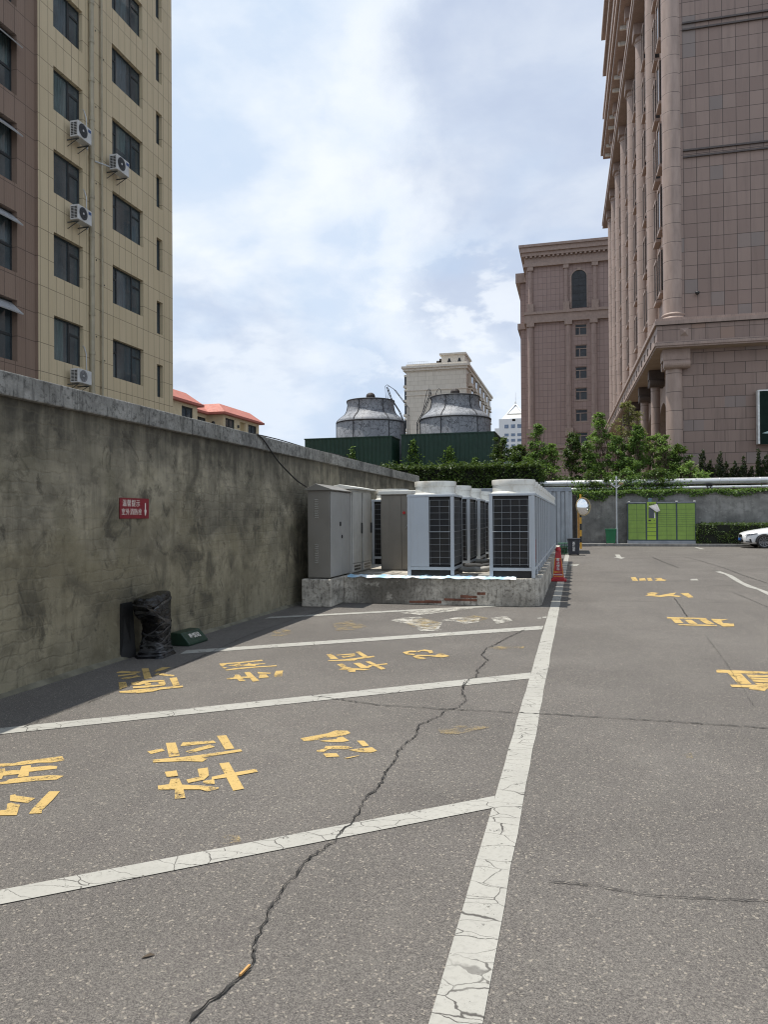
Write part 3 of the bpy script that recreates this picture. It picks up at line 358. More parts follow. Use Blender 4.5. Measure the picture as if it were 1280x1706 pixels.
def leafmat(name, a, bcol, scale=1.2, trans=.35):
    m, nt, b, P = mk(name)
    oi = nd(nt, 'ShaderNodeObjectInfo').outputs['Random']
    n = noi(nt, P, scale, 4, .6); n2 = noi(nt, P, scale * 9, 2)
    c = mixc(nt, ramp(nt, mth(nt, 'ADD', mth(nt, 'MULTIPLY', n, .6), mth(nt, 'MULTIPLY', n2, .4)), .35, .65), a, bcol)
    setb(nt, b, c, .5, spec=.35)
    tl = nd(nt, 'ShaderNodeBsdfTranslucent', {'Color': mixc(nt, .5, c, (.16, .24, .03))})
    mx = nd(nt, 'ShaderNodeMixShader', {0: trans, 1: b.outputs[0], 2: tl.outputs[0]})
    nt.links.new(mx.outputs[0], nt.nodes['Material Output'].inputs[0])
    return m
def glass_through(name, tint=(.45, .5, .5)):
    m, nt, b, P = mk(name); nt.nodes.remove(b)
    df = nd(nt, 'ShaderNodeBsdfDiffuse', {'Color': mixc(nt, ramp(nt, noi(nt, P, 1.1, 5), .35, .65), (.085, .115, .13), (.17, .215, .235))})
    tr_ = nd(nt, 'ShaderNodeBsdfTransparent', {'Color': c4(tint)}); tr = nd(nt, 'ShaderNodeMixShader', {0: .42, 1: tr_.outputs[0], 2: df.outputs[0]}); gl = nd(nt, 'ShaderNodeBsdfGlossy', {'Color': (1, 1, 1, 1), 'Roughness': .03})
    fr = nd(nt, 'ShaderNodeFresnel', {'IOR': 1.5, 'Normal': bump(nt, noi(nt, P, 1.2, 2), .15, .05)}).outputs[0]
    mx = nd(nt, 'ShaderNodeMixShader', {0: mth(nt, 'MINIMUM', mth(nt, 'MULTIPLY', fr, 1.0), 1.0), 1: tr.outputs[0], 2: gl.outputs[0]})
    nt.links.new(mx.outputs[0], nt.nodes['Material Output'].inputs[0])
    return m
def glass_dark(name, col=(.02, .026, .03), wob=.12, spec=.8):
    m, nt, b, P = mk(name)
    c = mixc(nt, ramp(nt, noi(nt, P, 1.3, 4), .35, .65), col, [x * 2.6 for x in col])
    setb(nt, b, c, .05, normal=bump(nt, noi(nt, P, .9, 2), wob, .05), spec=spec)
    return m

m_asph = asphalt()
m_white = paint("white_road_paint", (.36, .35, .315), .15)
m_yel = paint("yellow_road_paint", (.49, .34, .125), .62, cracks=False, wscale=6.0)
m_yfaint = paint("faded_yellow_paint", (.36, .27, .13), 1.9, cracks=False, wscale=6.0)
m_pale = paint("pale_paint_remains", (.46, .44, .39), 1.3, cracks=False, wscale=5.0)
m_crack = simple("crack_dark", (.030, .028, .026), .95, var=.4, scale=20)
m_wallc = concrete("stained_render", (.345, .312, .232), (.055, .050, .040), 'yz', stain=1.15, lowpale=True)
m_cope = concrete("coping_concrete", (.30, .295, .275), (.045, .045, .042), 'yz', stain=1.25, moss=.15, brick=False, fscale=3.0)
m_plinth = concrete("plinth_render", (.56, .52, .45), (.085, .076, .062), 'xz', stain=1.15, moss=.1, brick=False, fscale=3.4)
m_farw = concrete("far_wall_render", (.29, .285, .27), (.10, .10, .095), 'xz', stain=.75, moss=.05, brick=False, fscale=.8)
m_conc = simple("plain_concrete", (.30, .285, .25), .9, var=.3, scale=3, dirt=(.08, .075, .06), bmp=.3)
m_brickred = simple("bare_brick", (.20, .085, .055), .9, var=.5, scale=9, bmp=.5)
m_earth = simple("bare_earth", (.12, .10, .075), .95, var=.4, scale=1.5, bmp=.4, bscale=8)
# ------------------------------------------------------------------ ground, road paint, cracks
ground = struct(MB().box(-700, 700, -60, 1500, -.6, 0).build("ground", m_asph))
upper = struct(MB().box(-500, 500, 43.05, 1400, -.2, 2.8).build("raised_terrain", m_earth))
pav = struct(MB().box(-.15, 40, 41.45, 42.6, .0, .12).build("pavement", simple("pavement_concrete", (.24, .235, .225), .9, var=.3, scale=2, bmp=.3)))
kerb = struct(MB().box(-.15, 40, 41.27, 41.45, .0, .135).build("kerb", simple("kerb_stone", (.22, .215, .205), .85, var=.35, scale=4, dirt=(.06, .06, .055), bmp=.3), bev=.015))
def flat(name, polys, mat, z):
    mb = MB()
    for i, p in enumerate(polys): mb.poly([(x, y, z + .00025 * i) for x, y in p])
    return mb.build(name, mat, ground)
ll = MB()
y = -6.0
rn = random.Random(3)
L0, L1 = [], []
while y < 33:
    L0.append((-.466 + rn.uniform(-.004, .004), y)); L1.append((-.303 + rn.uniform(-.004, .004), y)); y += .35
for a, b, c, d in zip(L0, L0[1:], L1[1:], L1): ll.quad((*a, .004), (*d, .004), (*c, .004), (*b, .004))
ll.build("lane_line", m_white, ground)
for i, p in enumerate(BAY):
    flat("bay_line", [p], m_white, .0044)
for k in ('bay24_wei_che', 'bay24_num', 'bay24_gong', 'bay23_a', 'bay23_b', 'bay23_c'): flat("bay_lettering", TXT[k], m_yel, .003)
for k in ('lane_c', 'lane_d'): flat("lane_lettering", TXT[k], m_yel, .003)
flat("faded_lettering", TXT['faint'], m_yfaint, .0056)
flat("paint_remains", TXT['pale'], m_pale, .005)
for p in TXT['white']: flat("road_marking", [p], m_white, .0048)
def crack(pts, w, seed):
    r = random.Random(seed); mb = MB(); P = [Vector((x, y, .0075)) for x, y in pts]
    fine = []
    for a, b in zip(P, P[1:]):
        n = max(2, int((b - a).length / .028)); n = min(n, 70); t = (b - a).normalized(); q = Vector((-t.y, t.x, 0))
        amp = min(.022, .006 + w * .5)
        for i in range(n):
            fine.append(a + (b - a) * (i / n) + q * (r.uniform(-amp, amp) if i else 0))
    fine.append(P[-1])
    prev = None
    for i, p in enumerate(fine):
        t = (fine[min(i + 1, len(fine) - 1)] - fine[max(i - 1, 0)]).normalized(); q = Vector((-t.y, t.x, 0))
        hw = w * .5 * (.18 + r.random() ** 2 * .75)
        cur = (p + q * hw, p - q * hw)
        if prev: mb.quad(prev[0], prev[1], cur[1], cur[0])
        prev = cur
    return mb
for i, (k, (pts, w)) in enumerate(CRK.items()):
    if k in ('l3', 'l4', 'l6', 'l7', 'l3b', 'l5'): w *= .55
    crack(pts, w, i).build("crack", m_crack, ground)
    if k in ('cross', 'right', 'l1', 'l2'): crack(pts, w * (2.6 if k == 'cross' else 1.1), i + 80).build("crack", m_crack, ground)
    elif w > .012: crack(pts, w * .45, i + 40).build("hairline_crack", m_crack, ground)

# ------------------------------------------------------------------ long retaining wall on the left
WX = -5.05
rw = empty("retaining_wall", "long stained grey concrete wall along the left of the parking bays", "wall", (WX, 0, 0))
MB().box(-.36, 0, -9, 23.8, 0, 2.73).build("wall_face", m_wallc, rw)
cm = MB(); rn = random.Random(5); yy = -9.0
while yy < 23.8:
    y2 = min(23.85, yy + rn.uniform(1.8, 3.0)); d = rn.uniform(-.004, .004)
    cm.box(-.42, .075 + d, yy, y2 - .004, 2.73 + d, 2.95 + d); yy = y2
cm.build("coping", m_cope, rw, bev=.012)
fm = MB(); rn = random.Random(8); yy = -9.0; hp = .02
while yy < 23.8:
    y2 = yy + .3; h2 = rn.uniform(.01, .03); w1 = .03 + hp * .8; w2 = .03 + h2 * .8
    fm.quad((0, yy, .02 + hp), (w1, yy, .0), (w2, y2, .0), (0, y2, .02 + h2)); yy = y2; hp = h2
fm.build("footing", simple("footing_render", (.15, .138, .10), .9, var=.4, scale=4, dirt=(.06, .055, .04), bmp=.4), rw)

# red fire-hydrant notice screwed to the wall
red = simple("sign_red", (.20, .010, .018), .35, var=.15, scale=6, dirt=(.12, .02, .02), damt=.25)
lett = simple("sign_white", (.62, .58, .52), .6, var=.1)
sg = empty("wall_sign", "red notice plate with white Chinese lettering and a white arrow on the grey wall", "sign", (WX + .004, 7.74, 1.73))
MB().box(0, .012, -.295, .295, -.122, .118).build("panel", red, sg, bev=.003)
txt("lettering", "温馨提示",   .086, lett, sg, (.013, -.075, .052), FX, space=1.12)
txt("lettering", "室外消防栓", .080, lett, sg, (.013, -.065, -.048), FX, space=1.08)
ar = MB(); ar.box(.0125, .0145, .205, .225, -.02, .065); ar.extrude([(.0125, .19, -.02), (.0125, .24, -.02), (.0125, .2225, -.085), (.0125, .2075, -.085)], (.002, 0, 0))
ar.build("arrow", lett, sg)

# hydrant wrapped in black plastic
def crinkle():
    m, nt, b, P = mk("black_plastic_sheet")
    v = nd(nt, 'ShaderNodeTexVoronoi', {'Vector': mapv(nt, noiv(nt, P), (1, 1, 1.6)), 'Scale': 8.0}, feature='F1').outputs['Distance']
    n = noi(nt, P, 9, 6, .6, dist=1.2)
    setb(nt, b, mixc(nt, ramp(nt, n, .4, .7), (.003, .003, .0035), (.008, .008, .009)), .11, normal=bump(nt, mth(nt, 'ADD', v, mth(nt, 'MULTIPLY', n, 1.5)), .4, .06), spec=.5)
    return m
m_bag = crinkle()
m_tape = simple("clear_tape", (.040, .040, .042), .16, var=.7, scale=14, bmp=.5, bscale=30)
hy = empty("wrapped_hydrant", "hydrant wrapped in crumpled black plastic and clear tape against the grey wall", "hydrant", (-4.80, 7.80, 0), R(4)); hy.scale = (.97, .93, .98)
prof = [(0, .27, .20, .01), (.015, .25, .19, .01), (.04, .215, .17, .01), (.08, .178, .155, .01), (.2, .165, .145, .015), (.34, .172, .145, .01), (.43, .198, .15, -.015), (.50, .24, .155, -.045), (.56, .275, .155, -.06), (.66, .295, .15, -.068), (.715, .298, .135, -.068), (.735, .285, .10, -.068), (.741, .23, .06, -.068), (.742, .01, .01, -.068)]
def ringpt(a, hyw, hx, off, z, jit):
    ca, sa = math.cos(a), math.sin(a); e = .62
    x = hx * math.copysign(abs(ca) ** e, ca); y = hyw * math.copysign(abs(sa) ** e, sa)
    k = 1 + jit * .7 * noise.noise(Vector((x * 7, y * 7, z * 4)))+ jit * .5 * noise.noise(Vector((x * 24, y * 24, z * 20)))
    tilt = .022 * (y / .26) if z > .6 else 0
    return (x * k, off + y * k, max(.002, z + tilt))
def interp(z):
    for a, b in zip(prof, prof[1:]):
        if a[0] <= z <= b[0]:
            t = (z - a[0]) / max(1e-6, b[0] - a[0]); return [a[i] + (b[i] - a[i]) * t for i in range(4)]
    return prof[-1]
hm = MB(); NZ, NA = 44, 44
zs = [.70 * i / (NZ - 6) for i in range(NZ - 5)] + [.715, .73, .737, .741, .742]
for z in zs:
    _, a, b, o = interp(z)
    for k in range(NA): hm.v.append(ringpt(2 * math.pi * k / NA, a, b, o, z, .16))
for j in range(len(zs) - 1):
    for k in range(NA): hm.f.append((j * NA + k, j * NA + (k + 1) % NA, (j + 1) * NA + (k + 1) % NA, (j + 1) * NA + k))
hm.build("plastic_wrap", m_bag, hy, smooth=True)
tp = MB(); rn = random.Random(11)
for z0, sl, ww in ((.10, .05, .012), (.13, -.04, .010), (.30, .14, .014), (.36, -.10, .012), (.43, .12, .018), (.50, .20, .012), (.56, .10, .016), (.06, .01, .008), (.04, -.012, .008), (.24, -.16, .010)):
    i = len(tp.v); ph = rn.uniform(0, 6.28)
    for k in range(NA):
        a = 2 * math.pi * k / NA; zc = max(.02, min(.66, z0 + sl * math.sin(a + ph)))
        for dz in (-ww, ww):
            z = max(.004, zc + dz); _, p, q, o = interp(z); x, yv, zz_ = ringpt(a, p + .006, q + .006, o, z, .15); tp.v.append((x, yv, zz_))
    for k in range(NA): k2 = (k + 1) % NA; tp.f.append((i + 2 * k, i + 2 * k2, i + 2 * k2 + 1, i + 2 * k + 1))
tp.build("tape", m_tape, hy, smooth=True)
bd = MB(); bd.extrude([(-.27, -.345, 0), (-.245, -.345, .64), (-.245, -.13, .64), (-.20, -.13, 0)], (.018, 0, 0))  # dark sheet put where the hydrant's shade falls by the wall
tag(bd.build("shade_panel", simple("shade_dark", (.010, .010, .010), .6, var=.4, scale=6)), "dark upright panel standing in for the shade behind the black wrapped hydrant", "shade panel").location = (-4.80, 7.80, 0)

# bait box
bx = empty("bait_box", "small dark green wedge box with white lettering on the ground by the wall", "box", (-4.85, 8.66, 0), R(-2))
b = MB(); b.extrude([(-.13, -.23, 0), (.14, -.23, 0), (.14, -.23, .035), (.02, -.23, .16), (-.13, -.23, .165)], (0, .46, 0)); b.build("case", simple("dark_green_plastic", (.012, .035, .02), .4, var=.3, scale=9), bx, bev=.012)
n_ = Vector((.125, 0, .12)).normalized(); zx = Vector((-.12, 0, .125)).normalized(); rot = Matrix((Vector((0, 1, 0)), zx, n_)).transposed()
txt("lettering", "毒饵站", .085, lett, bx, (.083, 0, .103), rot, bold=.001)

# black cable from the coping down to the cabinet
cp_ = [(WX + .09, 11.05, 2.955), (WX + .10, 11.25, 2.90), (WX + .14, 11.8, 2.56), (WX + .2, 12.5, 2.27), (WX + .3, 13.1, 2.10)]
pts = []
for i in range(len(cp_) - 1):
    for t in range(6): pts.append(Vector(cp_[i]).lerp(Vector(cp_[i + 1]), t / 6))
pts.append(Vector(cp_[-1]))
for k in range(2):
    pts = [pts[0]] + [(pts[i - 1] + pts[i] * 2 + pts[i + 1]) / 4 for i in range(1, len(pts) - 1)] + [pts[-1]]
tag(MB().tube(pts, .013, 6).build("cable", simple("black_rubber", (.012, .012, .012), .5)), "black cable sagging from the wall coping down to the tall steel cabinet", "cable")
lt = [(WX + .02, y, 2.965 + .012 * math.sin(y * 1.7)) for y in [11.05 + i * .5 for i in range(26)]]
tag(MB().tube(lt, .010, 5).build("cable", simple("black_rubber", (.012, .012, .012), .5)), "thin black cable lying along the top of the wall coping", "cable")
# litter
tag(MB().extrude([(0, 0, .01), (.007, .003, .01), (.017, .060, .012), (.009, .058, .012)], (0, 0, .008)).build("wood_chip", simple("orange_wood", (.55, .30, .10), .7)), "small orange wooden splinter lying in the crack of the asphalt", "litter").location = (-1.15, 2.385, 0)
dl = MB(); dl.poly([(0, 0, .003), (.02, .006, .007), (.04, .03, .003), (.02, .03, .008), (.005, .02, .003)]); dl.build("dead_leaf", simple("dry_leaf", (.07, .05, .03), .8)).location = (-1.55, 2.41, 0)
tag(bpy.data.objects["dead_leaf"], "small dried brown leaf on the asphalt below the nearest white bay line", "leaf")

# ------------------------------------------------------------------ plinths
pl = empty("plinth", "low weathered concrete plinth carrying the air conditioner units", "plinth", (0, 0, 0))
arc = [(-.62 - .35 + .35 * math.sin(t), 13.4 + .35 - .35 * math.cos(t)) for t in [R(90) * i / 8 for i in range(9)]]
MB().prism([(-4.95, 13.42), (-4.255, 13.42), (-4.255, 13.4)] + arc + [(-.62, 29.2), (-4.95, 29.2)], 0, .5).build("body", m_plinth, pl, bev=.015)
rn = random.Random(4)
for x0, z0, n in ((-2.35, .085, 4), (-3.0, .03, 4), (-2.05, .14, 2), (-1.75, .2, 1)):
    bm_ = MB()
    for i in range(n):
        bm_.box(x0 + i * .15, x0 + i * .15 + .152, 13.393, 13.41, z0, z0 + .05 + rn.uniform(-.012, .006))
    bm_.build("exposed_brick", m_brickred, pl, bev=.006)
tag(MB().box(-4.83, -4.27, 12.65, 13.415, 0, .5).build("concrete_block", m_plinth, bev=.02), "concrete block under the steel cabinet at the end of the plinth", "plinth")
# crumpled blue-white sheeting along the front edge
ts = MB(); rn = random.Random(9); nx, ny = 90, 7; x0, x1 = -4.18, -1.05
for j in range(ny):
    for i in range(nx + 1):
        x = x0 + (x1 - x0) * i / nx; e = .10 + .05 * noise.noise(Vector((x * 3, 0, 2)))
        y = 13.36 + (e + .12) * j / (ny - 1) ; z = .512 + .035 * abs(noise.noise(Vector((x * 5, j * .6, 1)))) + .02 * noise.noise(Vector((x * 17, j * 1.1, 4)))
        if j == 0: z = .49 + .03 * noise.noise(Vector((x * 6, 3, 1)))
        ts.v.append((x, y, max(z, .503 if j else .45)))
for j in range(ny - 1):
    for i in range(nx):
        a = j * (nx + 1) + i; ts.f.append((a, a + 1, a + nx + 2, a + nx + 1))
def sheet():
    m, nt, b, P = mk("plastic_sheeting")
    n = noi(nt, mapv(nt, P, (1, .3, 1)), 2.6, 4)
    c = mixc(nt, ramp(nt, n, .42, .60), (.62, .66, .68), (.26, .46, .62))
    c = mixc(nt, ramp(nt, noi(nt, mapv(nt, P, (1, .2, 1), (4.4, 0, 0)), 1.5, 3), .60, .68, 0, .8), c, (.50, .27, .12))
    setb(nt, b, c, .5); return m
tag(ts.build("plastic_sheet", sheet(), smooth=True), "crumpled pale blue plastic sheeting laid along the plinth edge", "tarp")
# ------------------------------------------------------------------ electrical cabinets
m_steel = simple("brushed_steel", (.24, .225, .20), .42, .35, var=.08, scale=1.5, dirt=None)
m_steel2 = simple("brushed_steel_door", (.33, .325, .31), .5, .1, var=.10, scale=1.2, dirt=None)
m_cabw = simple("cabinet_light_grey", (.47, .465, .44), .45, .1, var=.08, dirt=(.25, .23, .19), damt=.35, stretch=(1, 1, .15))
m_cabb = simple("cabinet_taupe", (.215, .195, .165), .45, .2, var=.08, dirt=(.12, .10, .08), damt=.35, stretch=(1, 1, .12))
m_lid = simple("lid_white", (.66, .65, .60), .5, 0, var=.1, dirt=(.3, .27, .22), damt=.5)
m_black = simple("black_plastic", (.012, .012, .013), .4, var=.3)
c1 = empty("steel_cabinet", "tall stainless steel cabinet with louvres and a gabled roof, nearest the wall", "cabinet", (-4.52, 13.35, .5))
MB().box(-.22, .20, -.59, .60, .02, 1.60).build("body", m_steel, c1, bev=.006)
rf = MB(); rf.extrude([(-.27, -.64, 1.60), (.27, -.64, 1.60), (.27, -.64, 1.615), (-.05, -.64, 1.725), (-.27, -.64, 1.625)], (0, 1.28, 0)); rf.build("roof", m_steel, c1, bev=.004)
for a, b_ in ((-.575, -.01), (0, .59)):
    d = MB().box(.203, .222, a, b_, .03, 1.58).build("door", m_steel2, c1, bev=.004)
    if a < -.1: MB().box(.222, .245, b_ - .06, b_ - .035, .95, 1.03).build("handle", m_black, d, bev=.004)
    else: MB().box(.222, .245, a + .03, a + .05, .72, .78).build("handle", m_black, d, bev=.004)
for z0 in (1.10, .28):
    lv = MB()
    for i in range(11): lv.extrude([(-.08, -.591, z0 + i * .032), (-.02, -.591, z0 + i * .032), (-.02, -.606, z0 + i * .032 + .01), (-.08, -.606, z0 + i * .032 + .01)], (0, 0, .012))
    lv.build("louvre", simple("louvre_light", (.42, .41, .38), .4, .2, var=.1), c1)
c2 = empty("grey_cabinet", "light grey two-door cabinet with a white overhanging lid beside the steel one", "cabinet", (-4.51, 14.72, .5))
MB().box(-.24, .21, -.70, .70, .0, 1.67).build("body", m_cabw, c2, bev=.006)
MB().extrude([(-.31, -.78, 1.67), (.33, -.78, 1.67), (.33, -.78, 1.70), (-.0, -.78, 1.76), (-.31, -.78, 1.70)], (0, 1.56, 0)).build("roof", m_lid, c2, bev=.006)
for a, b_ in ((-.66, -.06), (.06, .66)):
    d = MB().box(.213, .24, a, b_, .20, 1.62).build("door", m_cabw, c2, bev=.006)
    MB().box(.24, .27, b_ - .05, b_ - .02, .78, 1.0).build("handle", m_black, d, bev=.005)
    v = MB().box(.213, .236, a, b_, .02, .19).build("vent_panel", m_cabw, c2, bev=.004)
    s_ = MB()
    for z in (.06, .12): s_.box(.2365, .24, a + .08, b_ - .1, z, z + .035)
    s_.build("slot", m_black, v)
MB().box(.205, .22, -.05, .05, .02, 1.62).build("pillar", simple("cabinet_dark_grey", (.22, .215, .2), .5), c2)  # strip between the doors in a darker grey than the body
c3 = empty("taupe_cabinet", "brownish grey cabinet with a flat white lid and a red switch behind the sheeting", "cabinet", (-3.5, 15.35, .5))
MB().box(-.46, .46, -.32, .32, .0, 1.58).build("body", m_cabb, c3, bev=.006)
MB().box(-.50, .50, -.38, .38, 1.58, 1.66).build("lid", m_lid, c3, bev=.012)
d = MB().box(-.44, -.02, -.338, -.322, .03, 1.56).build("door", m_cabb, c3, bev=.004)
MB().box(-.01, .44, -.338, -.322, .03, 1.56).build("door", m_cabb, c3, bev=.004)
MB().cyl((.045, -.338, 1.20), (.045, -.375, 1.20), .03, n=14).build("switch", simple("switch_red", (.45, .02, .02), .4), c3)
MB().tube([(.07, -.345, .87), (.085, -.37, .9), (.13, -.37, .96)], .010).build("handle", m_steel2, d)

# ------------------------------------------------------------------ roof-top style outdoor units
m_unit = simple("unit_paint", (.43, .47, .515), .45, 0, var=.06, scale=1.5, dirt=(.33, .31, .27), damt=.35, stretch=(1.4, 1.4, .12), dscale=1.0)
m_cowl = simple("cowl_paint", (.66, .65, .60), .5, 0, var=.12, scale=3, dirt=(.30, .25, .17), damt=.75, stretch=(1, 1, .5), dscale=1.2)
def coil():
    m, nt, b, P = mk("coil_fins")
    s = nd(nt, 'ShaderNodeSeparateXYZ', {0: P}); f = mth(nt, 'SINE', mth(nt, 'MULTIPLY', s.outputs[2], 420.0))
    c = mixc(nt, ramp(nt, noi(nt, P, 1.6, 5), .4, .62), (.008, .009, .012), (.022, .020, .018))
    setb(nt, b, c, .5, .3, normal=bump(nt, f, .3, .004)); return m
m_coil = coil(); m_wire = simple("guard_wire", (.30, .32, .34), .4, .3, var=.1)
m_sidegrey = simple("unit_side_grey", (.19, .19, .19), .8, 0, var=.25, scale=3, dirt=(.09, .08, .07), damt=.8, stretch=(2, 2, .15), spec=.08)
def fan_cowl(par, cx, cy, z, r=.365, h=.255):
    f = MB().lathe([(r + .03, z), (r + .025, z + .02), (r, z + .04), (r, z + h * .58), (r + .012, z + h * .62), (r + .018, z + h * .9), (r + .010, z + h), (r - .018, z + h), (r - .03, z + .02), (.0, z + .02)], cx, cy, 36).build("fan_cowl", m_cowl, par, smooth=True, auto=True)
    g_ = MB()
    for rr in (.08, .16, .24, .31): g_.lathe([(rr, z + h - .03), (rr + .006, z + h - .024), (rr, z + h - .018)], cx, cy, 24)
    for k in range(8):
        a = k * math.pi / 4; g_.cyl((cx, cy, z + h - .03), (cx + (r - .02) * math.cos(a), cy + (r - .02) * math.sin(a), z + h - .03), .004, n=4)
    g_.build("fan_guard", m_wire, f)
    b_ = MB(); b_.cyl((cx, cy, z + .08), (cx, cy, z + .16), .07, n=12)
    for k in range(4):
        a = k * math.pi / 2; u = Vector((math.cos(a), math.sin(a), 0)); w = Vector((-u.y, u.x, 0)); p = Vector((cx, cy, z + .11))
        b_.quad(p + u * .06 - w * .04, p + u * .31 - w * .13 + Vector((0, 0, -.03)), p + u * .31 + w * .08 + Vector((0, 0, .04)), p + u * .06 + w * .04 + Vector((0, 0, .02)))
    b_.build("fan_blade", m_black, f)
def grille(par, face, a0, a1, z0, z1, plane, step=.145, cols=None):
    """a coil panel set back in its frame with a wire guard in front; face 'f' looks to -Y, 'r' to +X, 'l' to -X"""
    s = {'f': 1, 'r': -1, 'l': 1}[face]
    pl_ = lambda a, z, d: (a, plane + s * d, z) if face == 'f' else (plane + s * d, a, z)
    q = MB().quad(pl_(a0, z0, .03), pl_(a1, z0, .03), pl_(a1, z1, .03), pl_(a0, z1, .03))
    for (p, r_) in (((a0, z0), (a1, z0)), ((a1, z0), (a1, z1)), ((a1, z1), (a0, z1)), ((a0, z1), (a0, z0))):
        q.quad(pl_(*p, 0), pl_(*r_, 0), pl_(*r_, .03), pl_(*p, .03))
    gr = q.build("coil_panel", m_coil, par)
    w = MB(); n = cols or max(2, round((a1 - a0) / .13))
    for i in range(1, n): a = a0 + (a1 - a0) * i / n; w.cyl(pl_(a, z0 + .03, -.004), pl_(a, z1 - .06, -.004), .0032, n=4)
    for e in (a0 + .02, a1 - .015): w.cyl(pl_(e, z0 + .03, -.004), pl_(e, z1 - .06, -.004), .0032, n=4)
    z = z1 - .06
    while z > z0 + .02: w.cyl(pl_(a0 - .0, z, -.004), pl_(a1, z, -.004), .0032, n=4); z -= .117
    zm = (z0 + z1) / 2; w.cyl(pl_(a0 - .02, zm, -.006), pl_(a1 + .02, zm, -.006), .006, n=5)
    w.build("wire_guard", m_wire, gr)
def unit(kind, label, loc, w, dep, group):
    """w wide, dep deep, 1.52 high; origin at the middle of the front bottom edge"""
    t = empty("condenser_unit", label, "air conditioner", loc, 0, group)
    h = 1.52; x0, x1 = -w / 2, w / 2; bz = .16
    pw = .062
    ca = MB()
    for px, py in ((x0, 0), (x1 - pw, 0), (x0, dep - pw), (x1 - pw, dep - pw)): ca.box(px, px + pw, py, py + pw, 0, h - .02)
    ca.box(x0 + .04, x1 - .04, .04, dep - .04, bz + .02, h - .03)
    ca.box(x0 + pw, x1 - pw, .003, .04, bz - .035, bz + .02); ca.box(x0 + .003, x0 + .04, pw, dep - pw, bz - .035, bz + .02); ca.box(x1 - .04, x1 - .003, pw, dep - pw, bz - .035, bz + .02)
    ca.build("casing", m_unit, t, bev=.004)
    MB().box(x0 - .006, x1 + .006, -.006, dep + .006, h - .045, h).build("top_panel", m_unit, t, bev=.006)
    ft = MB(); ft.box(x0 + .07, x1 - .07, .05, .10, .0, bz - .03); ft.box(x0 + .07, x1 - .07, dep - .1, dep - .05, .0, bz - .03); ft.box(x0 + .05, x0 + .1, .1, dep - .1, 0, bz - .03); ft.box(x1 - .1, x1 - .05, .1, dep - .1, 0, bz - .03); ft.build("base_rail", m_black, t)
    if kind == 'panel':
        MB().box(x0 + pw, x0 + w * .47, -.002, .04, bz + .025, h - .05).build("service_panel", m_unit, t, bev=.003)
        grille(t, 'f', x0 + w * .475, x1 - pw - .004, bz + .03, h - .05, .004, cols=2)
    else:
        grille(t, 'f', x0 + pw + .005, x1 - pw - .05, bz + .03, h - .05, .004, cols=4)
        MB().box(x1 - pw - .045, x1 - pw, .0, .04, bz + .025, h - .05).build("service_panel", m_unit, t, bev=.003)
    if kind == 'row':
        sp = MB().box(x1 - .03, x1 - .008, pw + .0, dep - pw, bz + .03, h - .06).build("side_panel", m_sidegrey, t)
        rb = MB()
        for k in range(1, 3): yk = pw + (dep - 2 * pw) * k / 3; rb.box(x1 - .012, x1 - .001, yk - .008, yk + .008, bz + .03, h - .06)
        rb.build("rib", m_unit, sp)
    else: grille(t, 'r', pw + .005, dep - pw - .005, bz + .03, h - .05, x1 - .004)
    grille(t, 'l', pw + .005, dep - pw - .005, bz + .03, h - .05, x0 + .004)
    fan_cowl(t, 0, dep * .5, h, r=min(.385, w / 2 - .02))
    return t
GL = "condenser units in the left row"; GR = "condenser units in the right row"
uL = unit('panel', "large outdoor unit with a blank left panel at the front of the left row", (-2.615, 13.5, .505), .87, 1.1, GL)
for y, lab in ((15.62, "second outdoor unit of the left row, seen past the front unit's right edge"), (17.35, "third outdoor unit of the left row, narrow sliver further back"), (19.6, "rearmost outdoor unit visible in the left row, beside the right row's front post")):
    o = copy_tree(uL); o.location = (-2.615, y, .505); o['label'] = lab
uR = unit('row', "front outdoor unit of the right row with a full black grille", (-1.125, 13.5, .505), .81, .88, GR)
ordn = ("second", "third", "fourth", "fifth", "sixth", "seventh", "eighth", "ninth", "tenth", "eleventh", "twelfth", "thirteenth")
for i in range(13):
    o = copy_tree(uR); o.location = (-1.125, 13.5 + .995 * (i + 1), .505); o['label'] = "%s outdoor unit from the front in the long right row" % ordn[i] if i < 12 else "last outdoor unit at the far end of the long right row"
o = copy_tree(uR); o.location = (-4.30, 17.0, .505); o['label'] = "outdoor unit standing behind the taupe cabinet close to the wall"; o['group'] = "condenser units by the wall"
rl = simple("red_lettering", (.45, .03, .03), .5)
txt("lettering", "注\n意\n安\n全", .12, rl, uR, (.4045, .20, .47), FX, line=.85, wide=.8)

# insulated pipes between the rows
m_ins = simple("pipe_insulation", (.34, .33, .30), .7, var=.25, scale=6, dirt=(.1, .09, .08), bmp=.5, bscale=25)
m_ins2 = simple("dark_insulation", (.05, .05, .05), .8, var=.3, scale=6, bmp=.5)
def wig(a, b, r, sag, seed, mat, lab):
    rn = random.Random(seed); A = Vector(a); B = Vector(b); P_ = []
    for i in range(13):
        t = i / 12; p = A.lerp(B, t); p.z += -sag * math.sin(math.pi * t) + .02 * noise.noise(Vector((t * 5, seed, 0))); p.y += .12 * math.sin(t * 5 + seed); P_.append(p)
    tag(MB().tube(P_, r, 9).build("insulated_pipe", mat, smooth=True), lab, "pipe")
wig((-2.3, 14.3, .60), (-1.55, 14.55, .62), .055, .03, 1, m_ins, "pale lagged pipe bending between the two front outdoor units")
wig((-2.2, 15.0, .62), (-1.5, 15.1, .66), .05, .02, 2, m_ins2, "dark lagged pipe crossing behind the pale one between the units")
wig((-1.9, 15.4, .56), (-1.6, 18.9, .58), .06, .0, 3, m_ins2, "black lagged pipe running back along the gap between the rows")
